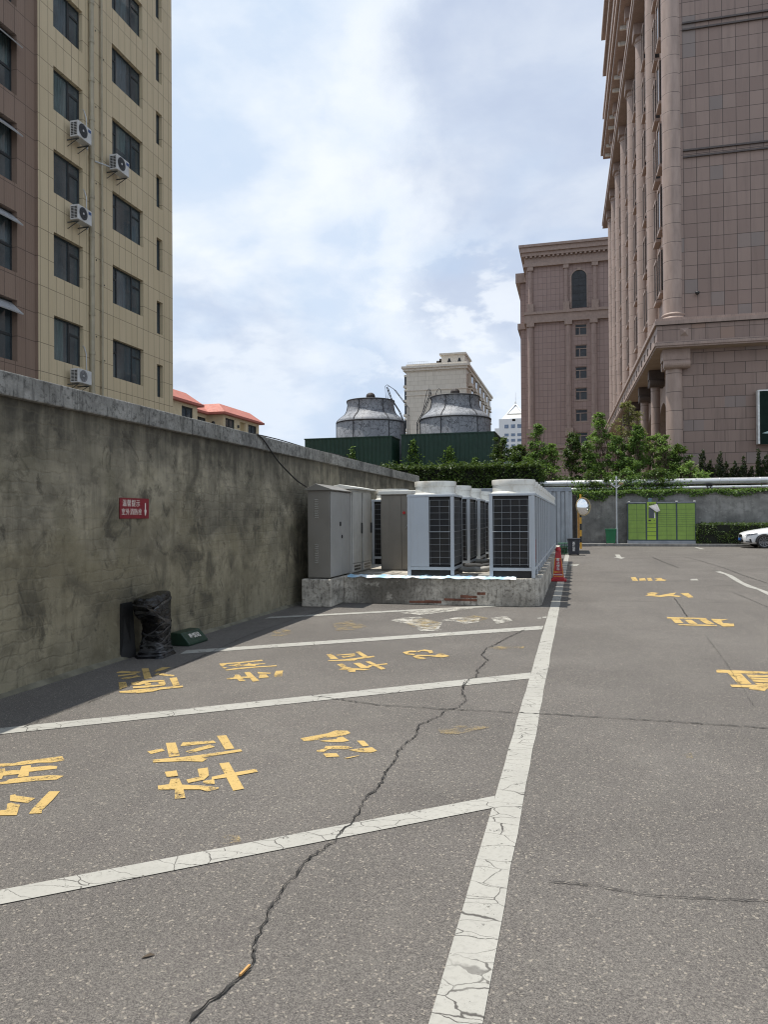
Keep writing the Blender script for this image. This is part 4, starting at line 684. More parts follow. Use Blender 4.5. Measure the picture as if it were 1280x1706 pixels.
wig((-2.2, 16.6, .62), (-1.6, 16.9, .7), .05, .03, 4, m_ins, "pale lagged pipe further back in the gap between the rows")
tag(MB().extrude([(-1.75, 13.55, .505), (-1.5, 13.5, .505), (-1.5, 14.2, .505), (-1.62, 14.1, .505)], (0, 0, .05)).build("concrete_pad", m_conc, bev=.01), "small pale concrete pad between the two front outdoor units", "slab")

# ------------------------------------------------------------------ grey corrugated shed behind the row
m_cor = simple("galvanised_sheet", (.33, .36, .39), .45, .35, var=.15, scale=2, dirt=(.16, .16, .16), damt=.6, stretch=(2.5, 2.5, .12))
sh = empty("corrugated_shed", "grey corrugated metal hut behind the right row of units", "shed", (-.27, 33, 0))
def corr(p0, p1, z0, z1, pitch=.36, dep=.085):
    A = Vector((*p0, 0)); B = Vector((*p1, 0)); d = (B - A).normalized(); q = Vector((d.y, -d.x, 0)); n = int((B - A).length / pitch); mb = MB(); pts = []
    for i in range(n):
        s0 = (B - A).length * i / n
        for f, o in ((0, 0), (.38, 0), (.5, dep), (.86, dep)): pts.append(A + d * (s0 + f * (B - A).length / n) + q * o)
    pts.append(B)
    for a, b_ in zip(pts, pts[1:]): mb.quad((a.x, a.y, z0), (b_.x, b_.y, z0), (b_.x, b_.y, z1), (a.x, a.y, z1))
    return mb
f1 = corr((-4.7, 0), (0, 0), 0, 2.68); f2 = corr((0, 0), (0, 3.2), 0, 2.68); f1.f += [tuple(i + len(f1.v) for i in f) for f in f2.f]; f1.v += f2.v
f3 = corr((0, 3.2), (-4.7, 3.2), 0, 2.68); f1.f += [tuple(i + len(f1.v) for i in f) for f in f3.f]; f1.v += f3.v
f1.build("cladding", m_cor, sh)
MB().box(-4.75, .06, -.07, 3.3, 2.68, 2.86).build("roof_trim", simple("roof_trim_grey", (.25, .28, .32), .45, .2, var=.12, dirt=(.15, .15, .15)), sh, bev=.01)

# traffic cone
m_red = simple("cone_red", (.42, .018, .025), .35, 0, var=.15, scale=6, dirt=(.12, .03, .03), damt=.3)
cn = empty("traffic_cone", "red square warning cone with white and orange lettering by the plinth", "cone", (-.45, 19.0, 0))
b = MB(); b.box(-.20, .20, -.20, .20, 0, .055); b.prism([(-.155, -.155), (.155, -.155), (.155, .155), (-.155, .155)], .055, .075); b.build("base", m_red, cn, bev=.012)
pyr = MB(); z0, z1, a, c_ = .075, .74, .138, .062
ra = [(-a, -a, z0), (a, -a, z0), (a, a, z0), (-a, a, z0), (-c_, -c_, z1), (c_, -c_, z1), (c_, c_, z1), (-c_, c_, z1)]
pyr.v = ra; pyr.f = [(4, 5, 6, 7), (0, 1, 5, 4), (1, 2, 6, 5), (2, 3, 7, 6), (3, 0, 4, 7)]; pyr.build("body", m_red, cn, bev=.015)
MB().lathe([(.066, .74), (.07, .77), (.062, .80), (.045, .84), (.0, .845)], 0, 0, 14).build("cap", m_red, cn, smooth=True)
m_or = simple("cone_orange", (.75, .32, .03), .5); m_wh = simple("cone_white", (.75, .74, .72), .5)
sl_ = math.atan2(a - c_, z1 - z0)
tm = Matrix((Vector((1, 0, 0)), Vector((0, math.sin(sl_), math.cos(sl_))), Vector((0, -math.cos(sl_), math.sin(sl_))))).transposed()
def onc(z): return -(a + (c_ - a) * (z - z0) / (z1 - z0)) - .003
bf = MB()
def rim(za, zb, wa, wb, t=.012):
    for s in (-1, 1): bf.quad((s * wa, onc(za), za), (s * (wa - t), onc(za), za), (s * (wb - t), onc(zb), zb), (s * wb, onc(zb), zb))
    bf.quad((-wa, onc(za), za), (wa, onc(za), za), (wa, onc(za + t), za + t), (-wa, onc(za + t), za + t)); bf.quad((-wb, onc(zb), zb), (wb, onc(zb), zb), (wb, onc(zb + t), zb + t), (-wb, onc(zb + t), zb + t))
rim(.12, .56, .122, .078); bf.build("border", m_or, cn)
txt("lettering", "禁\n止\n停\n车", .078, m_wh, cn, (0, onc(.415), .415), tm, bold=.002, line=.98)
txt("lettering", "请勿泊车", .045, m_or, cn, (0, onc(.225), .225), tm, bold=.002)
txt("lettering", "NO PARKING", .036, m_wh, cn, (0, onc(.165), .165), tm, bold=.001)

# bins, crates, mirror, posts
m_bin = simple("dark_bin_plastic", (.022, .025, .036), .45, var=.25, scale=5, dirt=(.07, .07, .07), damt=.4)
def wheelie(name, lab, loc, w, d, h, mat, scale=1):
    t = empty(name, lab, "bin", loc)
    mb = MB(); a, b_ = .80, 1.0
    mb.v = [(-w / 2 * a, -d / 2 * a, .03), (w / 2 * a, -d / 2 * a, .03), (w / 2 * a, d / 2 * a, .03), (-w / 2 * a, d / 2 * a, .03), (-w / 2 * b_, -d / 2 * b_, h * .93), (w / 2 * b_, -d / 2 * b_, h * .93), (w / 2 * b_, d / 2 * b_, h * .93), (-w / 2 * b_, d / 2 * b_, h * .93)]
    mb.f = [(0, 3, 2, 1), (4, 5, 6, 7), (0, 1, 5, 4), (1, 2, 6, 5), (2, 3, 7, 6), (3, 0, 4, 7)]
    mb.build("tub", mat, t, bev=.015)
    MB().box(-w / 2 - .025, w / 2 + .025, -d / 2 - .03, d / 2 + .02, h * .93, h).build("lid", mat, t, bev=.012)
    wm = MB()
    for s in (-1, 1): wm.cyl((s * (w / 2 * a - .05), d / 2 * a, .09), (s * (w / 2 * a + .01), d / 2 * a, .09), .09, n=14)
    wm.build("wheel", m_black, t)
    return t
bn = wheelie("waste_bin", "dark blue-black waste bin with white vertical lettering behind the cone", (-.12, 31.7, 0), .5, .46, .70, m_bin)
txt("lettering", "其\n他\n垃\n圾", .10, m_wh, bn, (0, -.226, .36), FY, bold=.003, line=1.0)
wheelie("waste_bin", "green plastic bin on the pavement beside the grey pole", (1.77, 41.8, .12), .54, .5, .80, simple("bin_green", (.01, .14, .055), .4, var=.15, scale=4))
cr = empty("green_crate", "green wire basket between the cone and the dark bin", "crate", (-.55, 32.2, 0))
b = MB()
for z in (.06, .2, .34, .48):
    for p, q_ in (((-.2, -.2), (.2, -.2)), ((.2, -.2), (.2, .2)), ((.2, .2), (-.2, .2)), ((-.2, .2), (-.2, -.2))): b.cyl((*p, z), (*q_, z), .012, n=5)
for k in range(7):
    t_ = -.2 + .4 * k / 6
    for p in ((t_, -.2), (t_, .2), (-.2, t_), (.2, t_)): b.cyl((*p, .0), (*p, .48), .010, n=5)
b.build("mesh_sides", simple("crate_green", (.05, .17, .09), .5, var=.3), cr)
MB().box(-.17, .17, -.17, .17, .03, .34).build("contents", simple("crate_contents", (.06, .075, .055), .9, var=.7, scale=14), cr, bev=.04)
m_chrome, ntc, bc, Pc = mk("mirror_glass"); setb(ntc, bc, (.86, .87, .87), .03, 1.0)
mr = empty("convex_mirror", "round convex traffic mirror on a yellow and black post", "mirror", (.20, 38.0, 0))
ps = MB()
def bandpost():
    m, nt, b, P = mk("hazard_stripes"); s = nd(nt, 'ShaderNodeSeparateXYZ', {0: P})
    f = mth(nt, 'GREATER_THAN', mth(nt, 'FRACT', mth(nt, 'DIVIDE', s.outputs[2], .62)), .5)
    setb(nt, b, mixc(nt, f, (.60, .33, .03), (.012, .012, .012)), .5); return m
MB().cyl((0, 0, 0), (0, 0, 2.7), .045, n=12).build("post", bandpost(), mr)
hd = bpy.data.objects.new("mirror_head", None); COL.objects.link(hd); hd.parent = mr; hd.location = (.12, -.1, 2.08); hd.rotation_euler = (R(88), 0, R(40))
Rr = .42
MB().lathe([(0, .12)] + [(Rr * math.sin(R(a)) / math.sin(R(75)) * 1.0, .12 * (math.cos(R(a)) - math.cos(R(75))) / (1 - math.cos(R(75)))) for a in range(8, 76, 7)] + [(Rr, 0)], 0, 0, 32).build("mirror_face", m_chrome, hd, smooth=True)
MB().lathe([(Rr, -.02), (Rr + .03, .0), (Rr + .03, .03), (Rr - .005, .02)], 0, 0, 32).build("rim", simple("mirror_rim", (.55, .42, .22), .5), hd, smooth=True)
MB().lathe([(0, -.06), (.25, -.05), (Rr, -.02)], 0, 0, 24).build("backing", simple("mirror_back", (.5, .25, .06), .5), hd, smooth=True)
tag(MB().cyl((.10, 39.2, 0), (.10, 39.2, 2.35), .05, n=10).build("orange_post", simple("post_orange", (.42, .22, .05), .6, var=.3, scale=6)), "plain ochre post just left of the mirror post", "post")
tag(MB().box(-.28, .02, 40.9, 41.2, 0, 2.75).build("dark_block", simple("dark_brown", (.035, .028, .022), .8, var=.4, scale=5, bmp=.4), bev=.02), "dark brown upright block between the corrugated hut and the mirror", "pillar")  # solid dark brown block beyond the hut's corner
# ------------------------------------------------------------------ far wall, pole, locker, hedge
fw = empty("boundary_wall", "grey rendered boundary wall across the far end of the lane", "wall", (0, 42.6, 0))
MB().box(-16, 45, 0, .4, 0, 2.72).build("wall_face", m_farw, fw)
MB().box(-16, 45, -.06, .45, 2.72, 2.86).build("coping", m_cope, fw, bev=.015)
m_galv = simple("galvanised_pole", (.48, .50, .52), .4, .4, var=.1)
po = empty("camera_pole", "slim grey pole with small cameras standing before the far wall", "pole", (2.09, 41.8, .12))
MB().cyl((0, 0, 0), (0, 0, .85), .055, n=12).cyl((0, 0, .85), (0, 0, 3.5), .042, n=12).lathe([(.1, 0), (.1, .02), (.06, .03)], 0, 0, 12).build("shaft", m_galv, po, smooth=True, auto=True)
ab = MB(); ab.tube([(0, -.03, 2.98), (-.30, -.06, 3.20)], .03); ab.tube([(0, -.03, 2.98), (.30, -.06, 3.20)], .03); ab.box(-.2, .2, -.05, -.01, 3.12, 3.15); ab.build("bracket", m_galv, po)
MB().box(-.27, -.17, -.3, -.02, 3.16, 3.25).build("camera", simple("camera_white", (.6, .6, .58), .4), po, bev=.015)
MB().box(.12, .34, -.3, -.05, 3.17, 3.26).build("camera", simple("camera_tan", (.36, .24, .13), .5), po, bev=.015)
MB().cyl((0, 0, 3.5), (0, 0, 3.62), .06, .045, n=10).build("finial", m_galv, po)

# parcel locker
m_lk = simple("locker_green", (.215, .34, .06), .45, 0, var=.10, scale=2.5, dirt=(.15, .24, .05), damt=.4, stretch=(1, 1, .2))
m_lkd = simple("locker_lime", (.30, .45, .045), .4, 0, var=.08, scale=3)
m_lkf = simple("locker_frame", (.05, .075, .085), .5, .1, var=.2)
m_lkb = simple("locker_base", (.25, .27, .30), .5, .1, var=.15)
lk = empty("parcel_locker", "bright green parcel locker with a tilted screen hood against the far wall", "parcel locker", (2.66, 42.0, .12))
MB().box(0, 3.40, 0, .52, .16, 2.16).build("carcass", m_lkf, lk, bev=.005)
MB().box(-.01, 3.41, -.03, .54, 0, .16).build("base", m_lkb, lk, bev=.008)
rows = [.30, .20, .17, .17, .10, .17, .17, .15, .25, .22]
def bank(x0, x1, nc, rws, mat):
    z = 2.13
    tot = sum(rws); k = 1.92 / tot
    for hgt in rws:
        hgt *= k
        for c in range(nc):
            xa = x0 + (x1 - x0) * c / nc; xb = x0 + (x1 - x0) * (c + 1) / nc
            MB().box(xa + .008, xb - .008, -.018, .0, z - hgt + .010, z).build("locker_door", mat, lk, bev=.003)
        z -= hgt
bank(.03, .92, 2, [.29, .21, .19, .11, .18, .2, .2, .36], m_lk)
bank(1.53, 2.44, 2, [.28, .2, .1, .1, .11, .1, .12, .1, .22, .2, .22], m_lk)
bank(2.50, 3.38, 2, [.28, .2, .1, .1, .11, .1, .12, .1, .22, .2, .22], m_lk)
MB().box(.99, 1.44, -.02, .0, 1.10, 2.22).build("console", m_lkd, lk, bev=.006)
z = 1.09
for k in range(4): MB().box(.99, 1.44, -.02, 0, z - .21, z - .01).build("locker_door", m_lkd, lk, bev=.003); z -= .222
sc_ = MB().box(1.07, 1.34, -.03, -.018, 1.36, 1.90).build("screen", glass_dark("screen_glass", (.015, .016, .018), 0), lk)
MB().box(1.345, 1.40, -.028, -.018, 1.36, 1.66).build("notice", m_wh, lk)
ic = MB()
for x, w in ((1.10, .08), (1.22, .06), (1.31, .06)): ic.box(x, x + w, -.024, -.019, 2.07, 2.14)
ic.box(1.06, 1.18, -.026, -.019, 1.20, 1.28); ic.box(1.33, 1.37, -.024, -.019, 1.22, 1.26); ic.build("console_fitting", m_black, lk)
MB().box(1.10, 1.30, -.05, -.018, 1.02, 1.06).build("scanner_tray", m_lkd, lk, bev=.006)
MB().extrude([(1.06, -.03, 1.98), (1.50, -.03, 2.10), (1.62, -.30, 1.74), (1.46, -.30, 1.66)], (0, 0, .02)).build("screen_hood", simple("hood_grey", (.20, .20, .21), .6, .1), lk)
tr = MB(); tr.box(-.02, .95, -.04, .54, 2.165, 2.21); tr.box(1.5, 2.46, -.04, .54, 2.165, 2.21); tr.box(2.48, 3.42, -.04, .54, 2.165, 2.21); tr.build("top_trim", m_lkb, lk, bev=.006)
fr = MB()
for x in (.93, 1.45, 2.445): fr.box(x, x + .055, -.024, 0, .17, 2.2)
fr.box(-.012, .028, -.022, 0, .17, 2.16); fr.box(3.385, 3.412, -.022, 0, .17, 2.16); fr.build("upright", m_lkf, lk)
for x in (.02, 2.42, 3.30): MB().box(x, x + .10, -.12, -.02, 2.22, 2.27).build("lamp_head", m_wh, lk, bev=.008)
MB().box(1.08, 1.24, .02, .2, 2.20, 2.42).build("antenna_box", simple("antenna_blue_grey", (.13, .19, .28), .5), lk, bev=.008)

m_leafd = leafmat("leaf_dark", (.026, .052, .013), (.085, .135, .032), 1.5, .3)
m_leafm = leafmat("leaf_mid", (.055, .115, .024), (.17, .275, .07), 1.3, .42)
m_leafl = leafmat("leaf_light", (.105, .19, .042), (.26, .38, .10), 1.6, .45)
m_leafy = leafmat("leaf_olive", (.15, .14, .05), (.28, .255, .11), 1.4, .42)
m_leafc = leafmat("leaf_juniper", (.010, .017, .008), (.026, .040, .016), 2.0, .15)
m_twig = simple("bark", (.10, .075, .05), .9, 0, var=.4, scale=12, bmp=.4)
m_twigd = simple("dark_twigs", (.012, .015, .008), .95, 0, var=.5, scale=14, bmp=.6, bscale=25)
def leafy_box(mb, x0, x1, y0, y1, z0, z1, n, size, rn, faces='ftr', thick=.10):
    A = {'f': (x1 - x0) * (z1 - z0), 't': (x1 - x0) * (y1 - y0), 'r': (y1 - y0) * (z1 - z0), 'l': (y1 - y0) * (z1 - z0)}
    tot = sum(A[c] for c in faces)
    for c in faces:
        for _ in range(int(n * A[c] / tot)):
            t = rn.gauss(0, thick * .6); t -= .02
            if c == 'f': p = (rn.uniform(x0, x1), y0 + t, rn.uniform(z0, z1))
            elif c == 't': p = (rn.uniform(x0, x1), rn.uniform(y0, y1), z1 + t * .8)
            elif c == 'r': p = (x1 - t, rn.uniform(y0, y1), rn.uniform(z0, z1))
            else: p = (x0 + t, rn.uniform(y0, y1), rn.uniform(z0, z1))
            q = noise.noise(Vector(p) * 1.8)
            if q < -.32: continue
            mb.leaf(p, size, rn)
he = empty("box_hedge", "clipped dark green hedge beside the parcel locker", "hedge", (6.15, 41.75, .12))
rn = random.Random(21); mb = MB(); leafy_box(mb, 0, 7.5, 0, .75, .02, 1.06, 5200, .085, rn, 'ftl', .07); mb.build("foliage", m_leafd, he)
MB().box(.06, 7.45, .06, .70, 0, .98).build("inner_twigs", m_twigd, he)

# silver pipes above the wall
m_pipe = simple("pipe_jacket", (.55, .56, .57), .35, .55, var=.12, scale=1.2, dirt=(.28, .28, .28), damt=.6, stretch=(.3, 2, 2))
pp = empty("heating_pipe", "fat silver lagged pipe running along the top of the far wall", "pipe", (0, 43.5, 3.47))
x = -2.5; q = MB()
while x < 40: q.cyl((x, 0, 0), (x + 2.0, 0, 0), .175, n=20, caps=False); q.cyl((x - .03, 0, 0), (x + .03, 0, 0), .182, n=20); x += 2.0
q.build("jacket", m_pipe, pp, smooth=True)
tag(MB().cyl((-2.5, 43.35, 3.13), (40, 43.35, 3.13), .085, n=16).build("return_pipe", m_pipe, smooth=True, auto=True), "thin silver pipe below the fat one along the far wall", "pipe")
m_iron = simple("rusty_black_iron", (.02, .017, .015), .7, 0, var=.4)
for x, lab in ((6.95, "black bracket holding the silver pipes near the small conifers"), (1.2, "black bracket holding the silver pipes behind the camera pole"), (13.0, "black bracket holding the silver pipes beyond the white car")):
    b = MB(); b.box(x - .05, x + .05, 43.2, 43.7, 2.86, 2.95); b.tube([(x - .12, 43.28, 3.22), (x, 43.26, 3.0), (x, 43.26, 2.9)], .03); b.tube([(x + .12, 43.28, 3.22), (x, 43.26, 3.0), (x, 43.26, 2.9)], .03); b.box(x - .16, x + .16, 43.24, 43.7, 3.225, 3.28)
    tag(b.build("pipe_bracket", m_iron), lab, "bracket", None)

# ivy hanging over the wall, and the ivy-covered bank on the left
rn = random.Random(31)
mb = MB(); leafy_box(mb, -11.4, -2.0, 43.05, 44.4, 2.8, 4.55, 9500, .15, rn, 'ftr', .16)
for k in range(1500):
    x = rn.uniform(-11.4, -2); mb.leaf((x, 42.95 + rn.gauss(0, .15), 4.5 + abs(rn.gauss(0, .14)) * (1 + noise.noise(Vector((x * .8, 0, 0))))), .15, rn)
for k in range(300): mb.leaf((rn.gauss(-7.3, .5), 42.85 + rn.gauss(0, .1), rn.gauss(3.6, .14)), .15, rn)
iv = struct(mb.build("ivy", m_leafd), 'stuff')
tag(iv, "dark ivy covering the bank below the green enclosures", "ivy")
tag(MB().box(-11.3, -2.1, 43.2, 44.3, 2.8, 4.42).build("ivy_bank", m_twigd), "dark twiggy bank under the ivy below the green enclosures", "bank")
mb = MB()
for k in range(7500):
    x = rn.uniform(-4.5, 14); d = noise.noise(Vector((x * .55, 3, 0))); d2 = noise.noise(Vector((x * 1.9, 8, 0)))
    amt = 1.0 if x < 5.6 else .62
    if rn.random() > amt: continue
    drop = max(.05, .16 + .30 * d + .12 * d2) * (1.5 if x < 5 else .8)
    mb.leaf((x, 42.5 + rn.gauss(0, .06), 2.98 - rn.random() ** 1.3 * drop * 1.6 + .02), .12, rn, .3)
for k in range(1600):
    x = rn.uniform(-4.5, 14); mb.leaf((x, rn.uniform(42.5, 43.1), 2.9 + abs(rn.gauss(0, .07))), .12, rn)
for k in range(1500):
    q = rn.choice(((2.0, .35), (2.9, .5), (3.7, .5), (4.5, .3), (1.2, .3), (.3, .25), (5.3, .3)))
    mb.leaf((q[0] + rn.gauss(0, q[1]), 43.2 + rn.gauss(0, .1), 2.85 + abs(rn.gauss(0, .42))), .13, rn, .2)
tag(struct(mb.build("ivy", m_leafm), 'stuff'), "green ivy trailing over the coping of the far wall", "ivy")
# young trees and bamboo on the terrace
def tree(name, lab, cat, x, y, top, halfw, leaf, seed, n=1500, size=.15, stems=3, shape='cone', low=2.9, group=None):
    rn = random.Random(seed); t = empty(name, lab, cat, (x, y, low), 0, group); H = top - low
    tr_ = MB(); br = []
    for k in range(stems):
        bx_ = rn.uniform(-.15, .15) * stems / 2; lean = rn.uniform(-.35, .35) * halfw * (1 if stems > 1 else .3); pts = [(bx_ + lean * (s / 6) ** 1.5 + .03 * rn.uniform(-1, 1), rn.uniform(-.1, .1) + .2 * s / 6 * rn.uniform(-1, 1), -.2 + (H * rn.uniform(.86, .97) + .2) * s / 6) for s in range(7)]
        tr_.tube(pts, .035 if stems > 1 else .06, 6, .008)
        br.append(pts)
    cr_ = MB(); clumps = []
    for k in range(int(26 + n / 60)):
        f = rn.random() ** .8
        if shape == 'cone': wz = halfw * (1.0 - f) ** .7 * (0.85 + .3 * rn.random()) + .08
        elif shape == 'plume': wz = halfw * (.35 + .9 * math.sin(math.pi * min(1, f * .9 + .08))) * .8
        else: wz = halfw * math.sqrt(max(.05, 1 - (2 * f - 1) ** 2)) * rn.uniform(.7, 1.15)
        a = rn.uniform(0, 6.28); rr = wz * math.sqrt(rn.random())
        c = Vector((rr * math.cos(a), rr * math.sin(a) * .8, H * (.04 + .94 * f)))
        clumps.append(c)
        s0 = rn.choice(br); jj = min(6, max(1, int(f * 6))); st = Vector(s0[jj - 1]); tr_.tube([st, st.lerp(c, .5) + Vector((0, 0, .05)), c], .014, 4, .005)
    per = max(6, int(n * 2.2) // len(clumps))
    for c in clumps:
        s = rn.uniform(.08, .24) * (.6 + halfw * .4) * (1.15 - .75 * max(0, c.z / H))
        for _ in range(int(per * rn.uniform(.5, 1.5))):
            p = c + Vector((rn.gauss(0, s), rn.gauss(0, s), rn.gauss(0, s * .7)))
            cr_.leaf(p, size * .82, rn, .25)
    tr_.build("trunk", m_twig, t); cr_.build("crown", leaf, t)
    return t
tree("shrub", "small round dark shrub at the right corner of the green enclosure", "shrub", -4.35, 45.5, 6.55, .75, m_leafd, 1, 1200, .17, 2, 'ball', 4.0)
tree("shrub", "low dark shrub between the ivy bank and the feathery sapling", "shrub", -3.4, 45.2, 5.9, .95, m_leafd, 2, 2000, .17, 3, 'ball')
tree("sapling", "feathery bright green sapling in front of the far wing's left corner", "tree", -2.2, 44.8, 7.1, 1.05, m_leafm, 3, 2800, .15, 3, 'cone')
tree("sapling", "dense dark green sapling left of the wing's window column", "tree", -.2, 45.0, 6.55, .9, m_leafd, 4, 2300, .16, 2, 'cone')
tree("bamboo", "tall light green bamboo clump under the end of the brown cornice", "bamboo", 1.35, 45.2, 7.7, .75, m_leafl, 5, 2400, .14, 5, 'plume')
tree("bamboo", "mid green bamboo clump rising behind the camera pole", "bamboo", 2.3, 44.7, 6.3, .8, m_leafm, 6, 2600, .15, 4, 'plume')
tree("bamboo", "thin olive brown bamboo reaching up to the portico soffit", "bamboo", 2.95, 46.0, 8.4, 1.25, m_leafy, 7, 2600, .13, 7, 'plume')
tree("sapling", "bright green sapling in front of the brown portico columns", "tree", 3.4, 44.6, 6.9, .75, m_leafm, 8, 2600, .15, 3, 'cone')
tree("bamboo", "light green bamboo clump at the foot of the second portico column", "bamboo", 4.3, 45.0, 6.45, .7, m_leafl, 9, 1700, .14, 5, 'plume')
tree("shrub", "dark shrub at the foot of the brown corner column", "shrub", 5.6, 45.2, 5.65, .8, m_leafd, 10, 1700, .17, 3, 'ball', 2.9)
tree("shrub", "low spreading light green shrub above the silver pipe, right of the dark one", "shrub", 6.1, 44.2, 4.6, .95, m_leafl, 11, 1000, .16, 3, 'ball', 2.9)
tree("shrub", "low leafy shrub drooping over the silver pipe behind the camera pole", "shrub", 2.6, 43.6, 4.25, 1.2, m_leafm, 12, 1100, .15, 3, 'ball', 2.7)
tree("shrub", "low leafy shrub drooping over the pipe left of the locker", "shrub", .8, 43.7, 4.2, 1.1, m_leafd, 13, 1000, .15, 3, 'ball', 2.7)
tree("shrub", "low leafy shrub drooping over the pipe above the locker", "shrub", 4.3, 43.6, 4.15, 1.1, m_leafd, 14, 1000, .15, 3, 'ball', 2.7)
tree("sapling", "slender mid green sapling between the dark one and the tall bamboo", "tree", .62, 44.6, 6.0, .65, m_leafm, 15, 1500, .14, 3, 'cone')
tree("bamboo", "thin light bamboo left of the dark shrub at the corner column", "bamboo", 4.85, 44.7, 6.2, .6, m_leafl, 16, 1300, .13, 5, 'plume')
tree("sapling", "light green sapling leaning over the ivy bank's right end", "tree", -1.35, 44.4, 5.9, .8, m_leafl, 17, 1600, .14, 3, 'cone')
cz = "small conifers behind the pipes"
names = ("leftmost and tallest of the small dark conifers behind the silver pipes", "second small dark conifer from the left behind the silver pipes", "broad dark conifer, third from the left behind the silver pipes", "fourth small dark conifer from the left behind the silver pipes", "fifth small dark conifer, left of the gap under the brown wall", "sixth small dark conifer, right of the gap under the brown wall", "tiny dark conifer, seventh from the left behind the silver pipes", "tall dark conifer just left of the green board's foot", "dark conifer directly below the green board", "rightmost dark conifer behind the silver pipes")
for i, (x, top, hw) in enumerate(((6.98, 5.35, .28), (7.35, 4.75, .3), (7.85, 5.2, .38), (8.2, 4.65, .22), (8.62, 4.65, .26), (9.1, 4.95, .26), (9.5, 4.35, .16), (9.85, 5.3, .3), (10.2, 4.95, .3), (10.65, 5.2, .3))):
    rn = random.Random(50 + i); t = empty("conifer", names[i], "conifer", (x, 45.3, 2.8), 0, cz); H = top - 2.8
    MB().cyl((0, 0, 0), (0, 0, H * .8), .03, .01, n=6).build("trunk", m_twig, t)
    cm_ = MB()
    for k in range(5):
        px, py = rn.uniform(-hw, hw) * .75, rn.uniform(-.12, .12); hh = H * (1 if k == 0 else rn.uniform(.55, .9)); px = px if k else 0
        for _ in range(330):
            f = rn.random(); w = hw * .50 * (1 - f) ** .55 + .02; a = rn.uniform(0, 6.28)
            cm_.leaf((px + w * math.cos(a), py + w * math.sin(a), hh * (.05 + .95 * f) - .06), .11, rn, -.9)
    cm_.build("crown", m_leafc, t)

# dark green board at the right edge
bb = empty("green_board", "dark green board with a white edge and a pale triangle fixed to the brown wall", "sign board", (10.40, 47.95, 2.8))
MB().box(0, 3.6, 0, .46, 3.00, 6.19).build("frame", simple("board_white", (.68, .69, .68), .5, dirt=(.4, .4, .38), damt=.4), bb, bev=.01)
MB().box(.11, 3.55, -.008, .0, 2.97, 6.11).build("panel", simple("board_green", (.006, .018, .014), .75, var=.3, scale=2, dirt=(.010, .024, .018), damt=.5, spec=.15), bb)
MB().extrude([(.21, -.012, 3.62), (1.65, -.012, 4.14), (1.65, -.012, 3.52)], (0, .004, 0)).build("triangle", simple("board_pale", (.34, .47, .46), .5), bb)
for x in (.5, 2.9): MB().box(x, x + .12, .46, .56, 3.6, 5.6).build("wall_bracket", m_galv, bb)

# ------------------------------------------------------------------ green enclosures and cooling towers
m_grn = simple("green_sheet", (.008, .038, .024), .5, .1, var=.18, scale=1.2, dirt=(.02, .05, .035), damt=.5, stretch=(2, 2, .15))
def enclosure(lab, x0, x1, y0, y1, top):
    t = empty("metal_enclosure", lab, "enclosure", (x0, y0, 2.8)); W_ = x1 - x0; D = y1 - y0; h = top - 2.8
    a = corr((0, 0), (W_, 0), 0, h, .30, .03)
    for s in (corr((W_, 0), (W_, D), 0, h, .30, .03), corr((W_, D), (0, D), 0, h, .30, .03), corr((0, D), (0, 0), 0, h, .30, .03)):
        a.f += [tuple(i + len(a.v) for i in f) for f in s.f]; a.v += s.v
    a.build("cladding", m_grn, t)
    r = MB(); r.box(-.05, W_ + .05, -.06, .03, h - .05, h + .03); r.box(W_ - .03, W_ + .06, .03, D, h - .05, h + .03); r.build("top_rail", m_grn, t)
    return t
enclosure("left dark green corrugated enclosure below the first cooling tower", -18.75, -12.4, 50, 56, 7.24)
enclosure("right dark green corrugated enclosure below the second cooling tower", -11.66, -5.3, 50, 56, 7.30)
def tower_skin():
    m, nt, b, P = mk("tower_skin")
    w = nd(nt, 'ShaderNodeVectorMath', {0: P, 1: nd(nt, 'ShaderNodeVectorMath', {0: nd(nt, 'ShaderNodeTexNoise', {'Vector': P, 'Scale': 1.6, 'Detail': 5.0}).outputs['Color'], 'Scale': .9}, operation='SCALE').outputs[0]}, operation='ADD').outputs[0]
    v = nd(nt, 'ShaderNodeTexVoronoi', {'Vector': mapv(nt, w, (1.5, 1.5, 1.0)), 'Scale': 1.3}, feature='DISTANCE_TO_EDGE').outputs['Distance']
    v2 = nd(nt, 'ShaderNodeTexVoronoi', {'Vector': mapv(nt, w, (1.6, 1.6, 1.2), (4, 2, 0)), 'Scale': 1.9}, feature='DISTANCE_TO_EDGE').outputs['Distance']
    on = ramp(nt, noi(nt, P, .8, 4), .42, .55)
    c = mixc(nt, ramp(nt, noi(nt, P, 1.5, 6, .65), .35, .7), (.20, .212, .235), (.31, .322, .34))
    k = mth(nt, 'MAXIMUM', ramp(nt, v, .010, .036, .9, 0), mth(nt, 'MULTIPLY', ramp(nt, v2, .012, .038, .9, 0), on))
    c = mixc(nt, k, c, (.06, .062, .07))
    c = mixc(nt, ramp(nt, noi(nt, mapv(nt, P, (2, 2, .3)), 2, 6), .52, .75, 0, .45), c, (.13, .135, .145))
    setb(nt, b, c, .55, spec=.3); return m
m_tow = tower_skin(); m_rib = simple("tower_rib", (.05, .052, .058), .6, 0, var=.3)
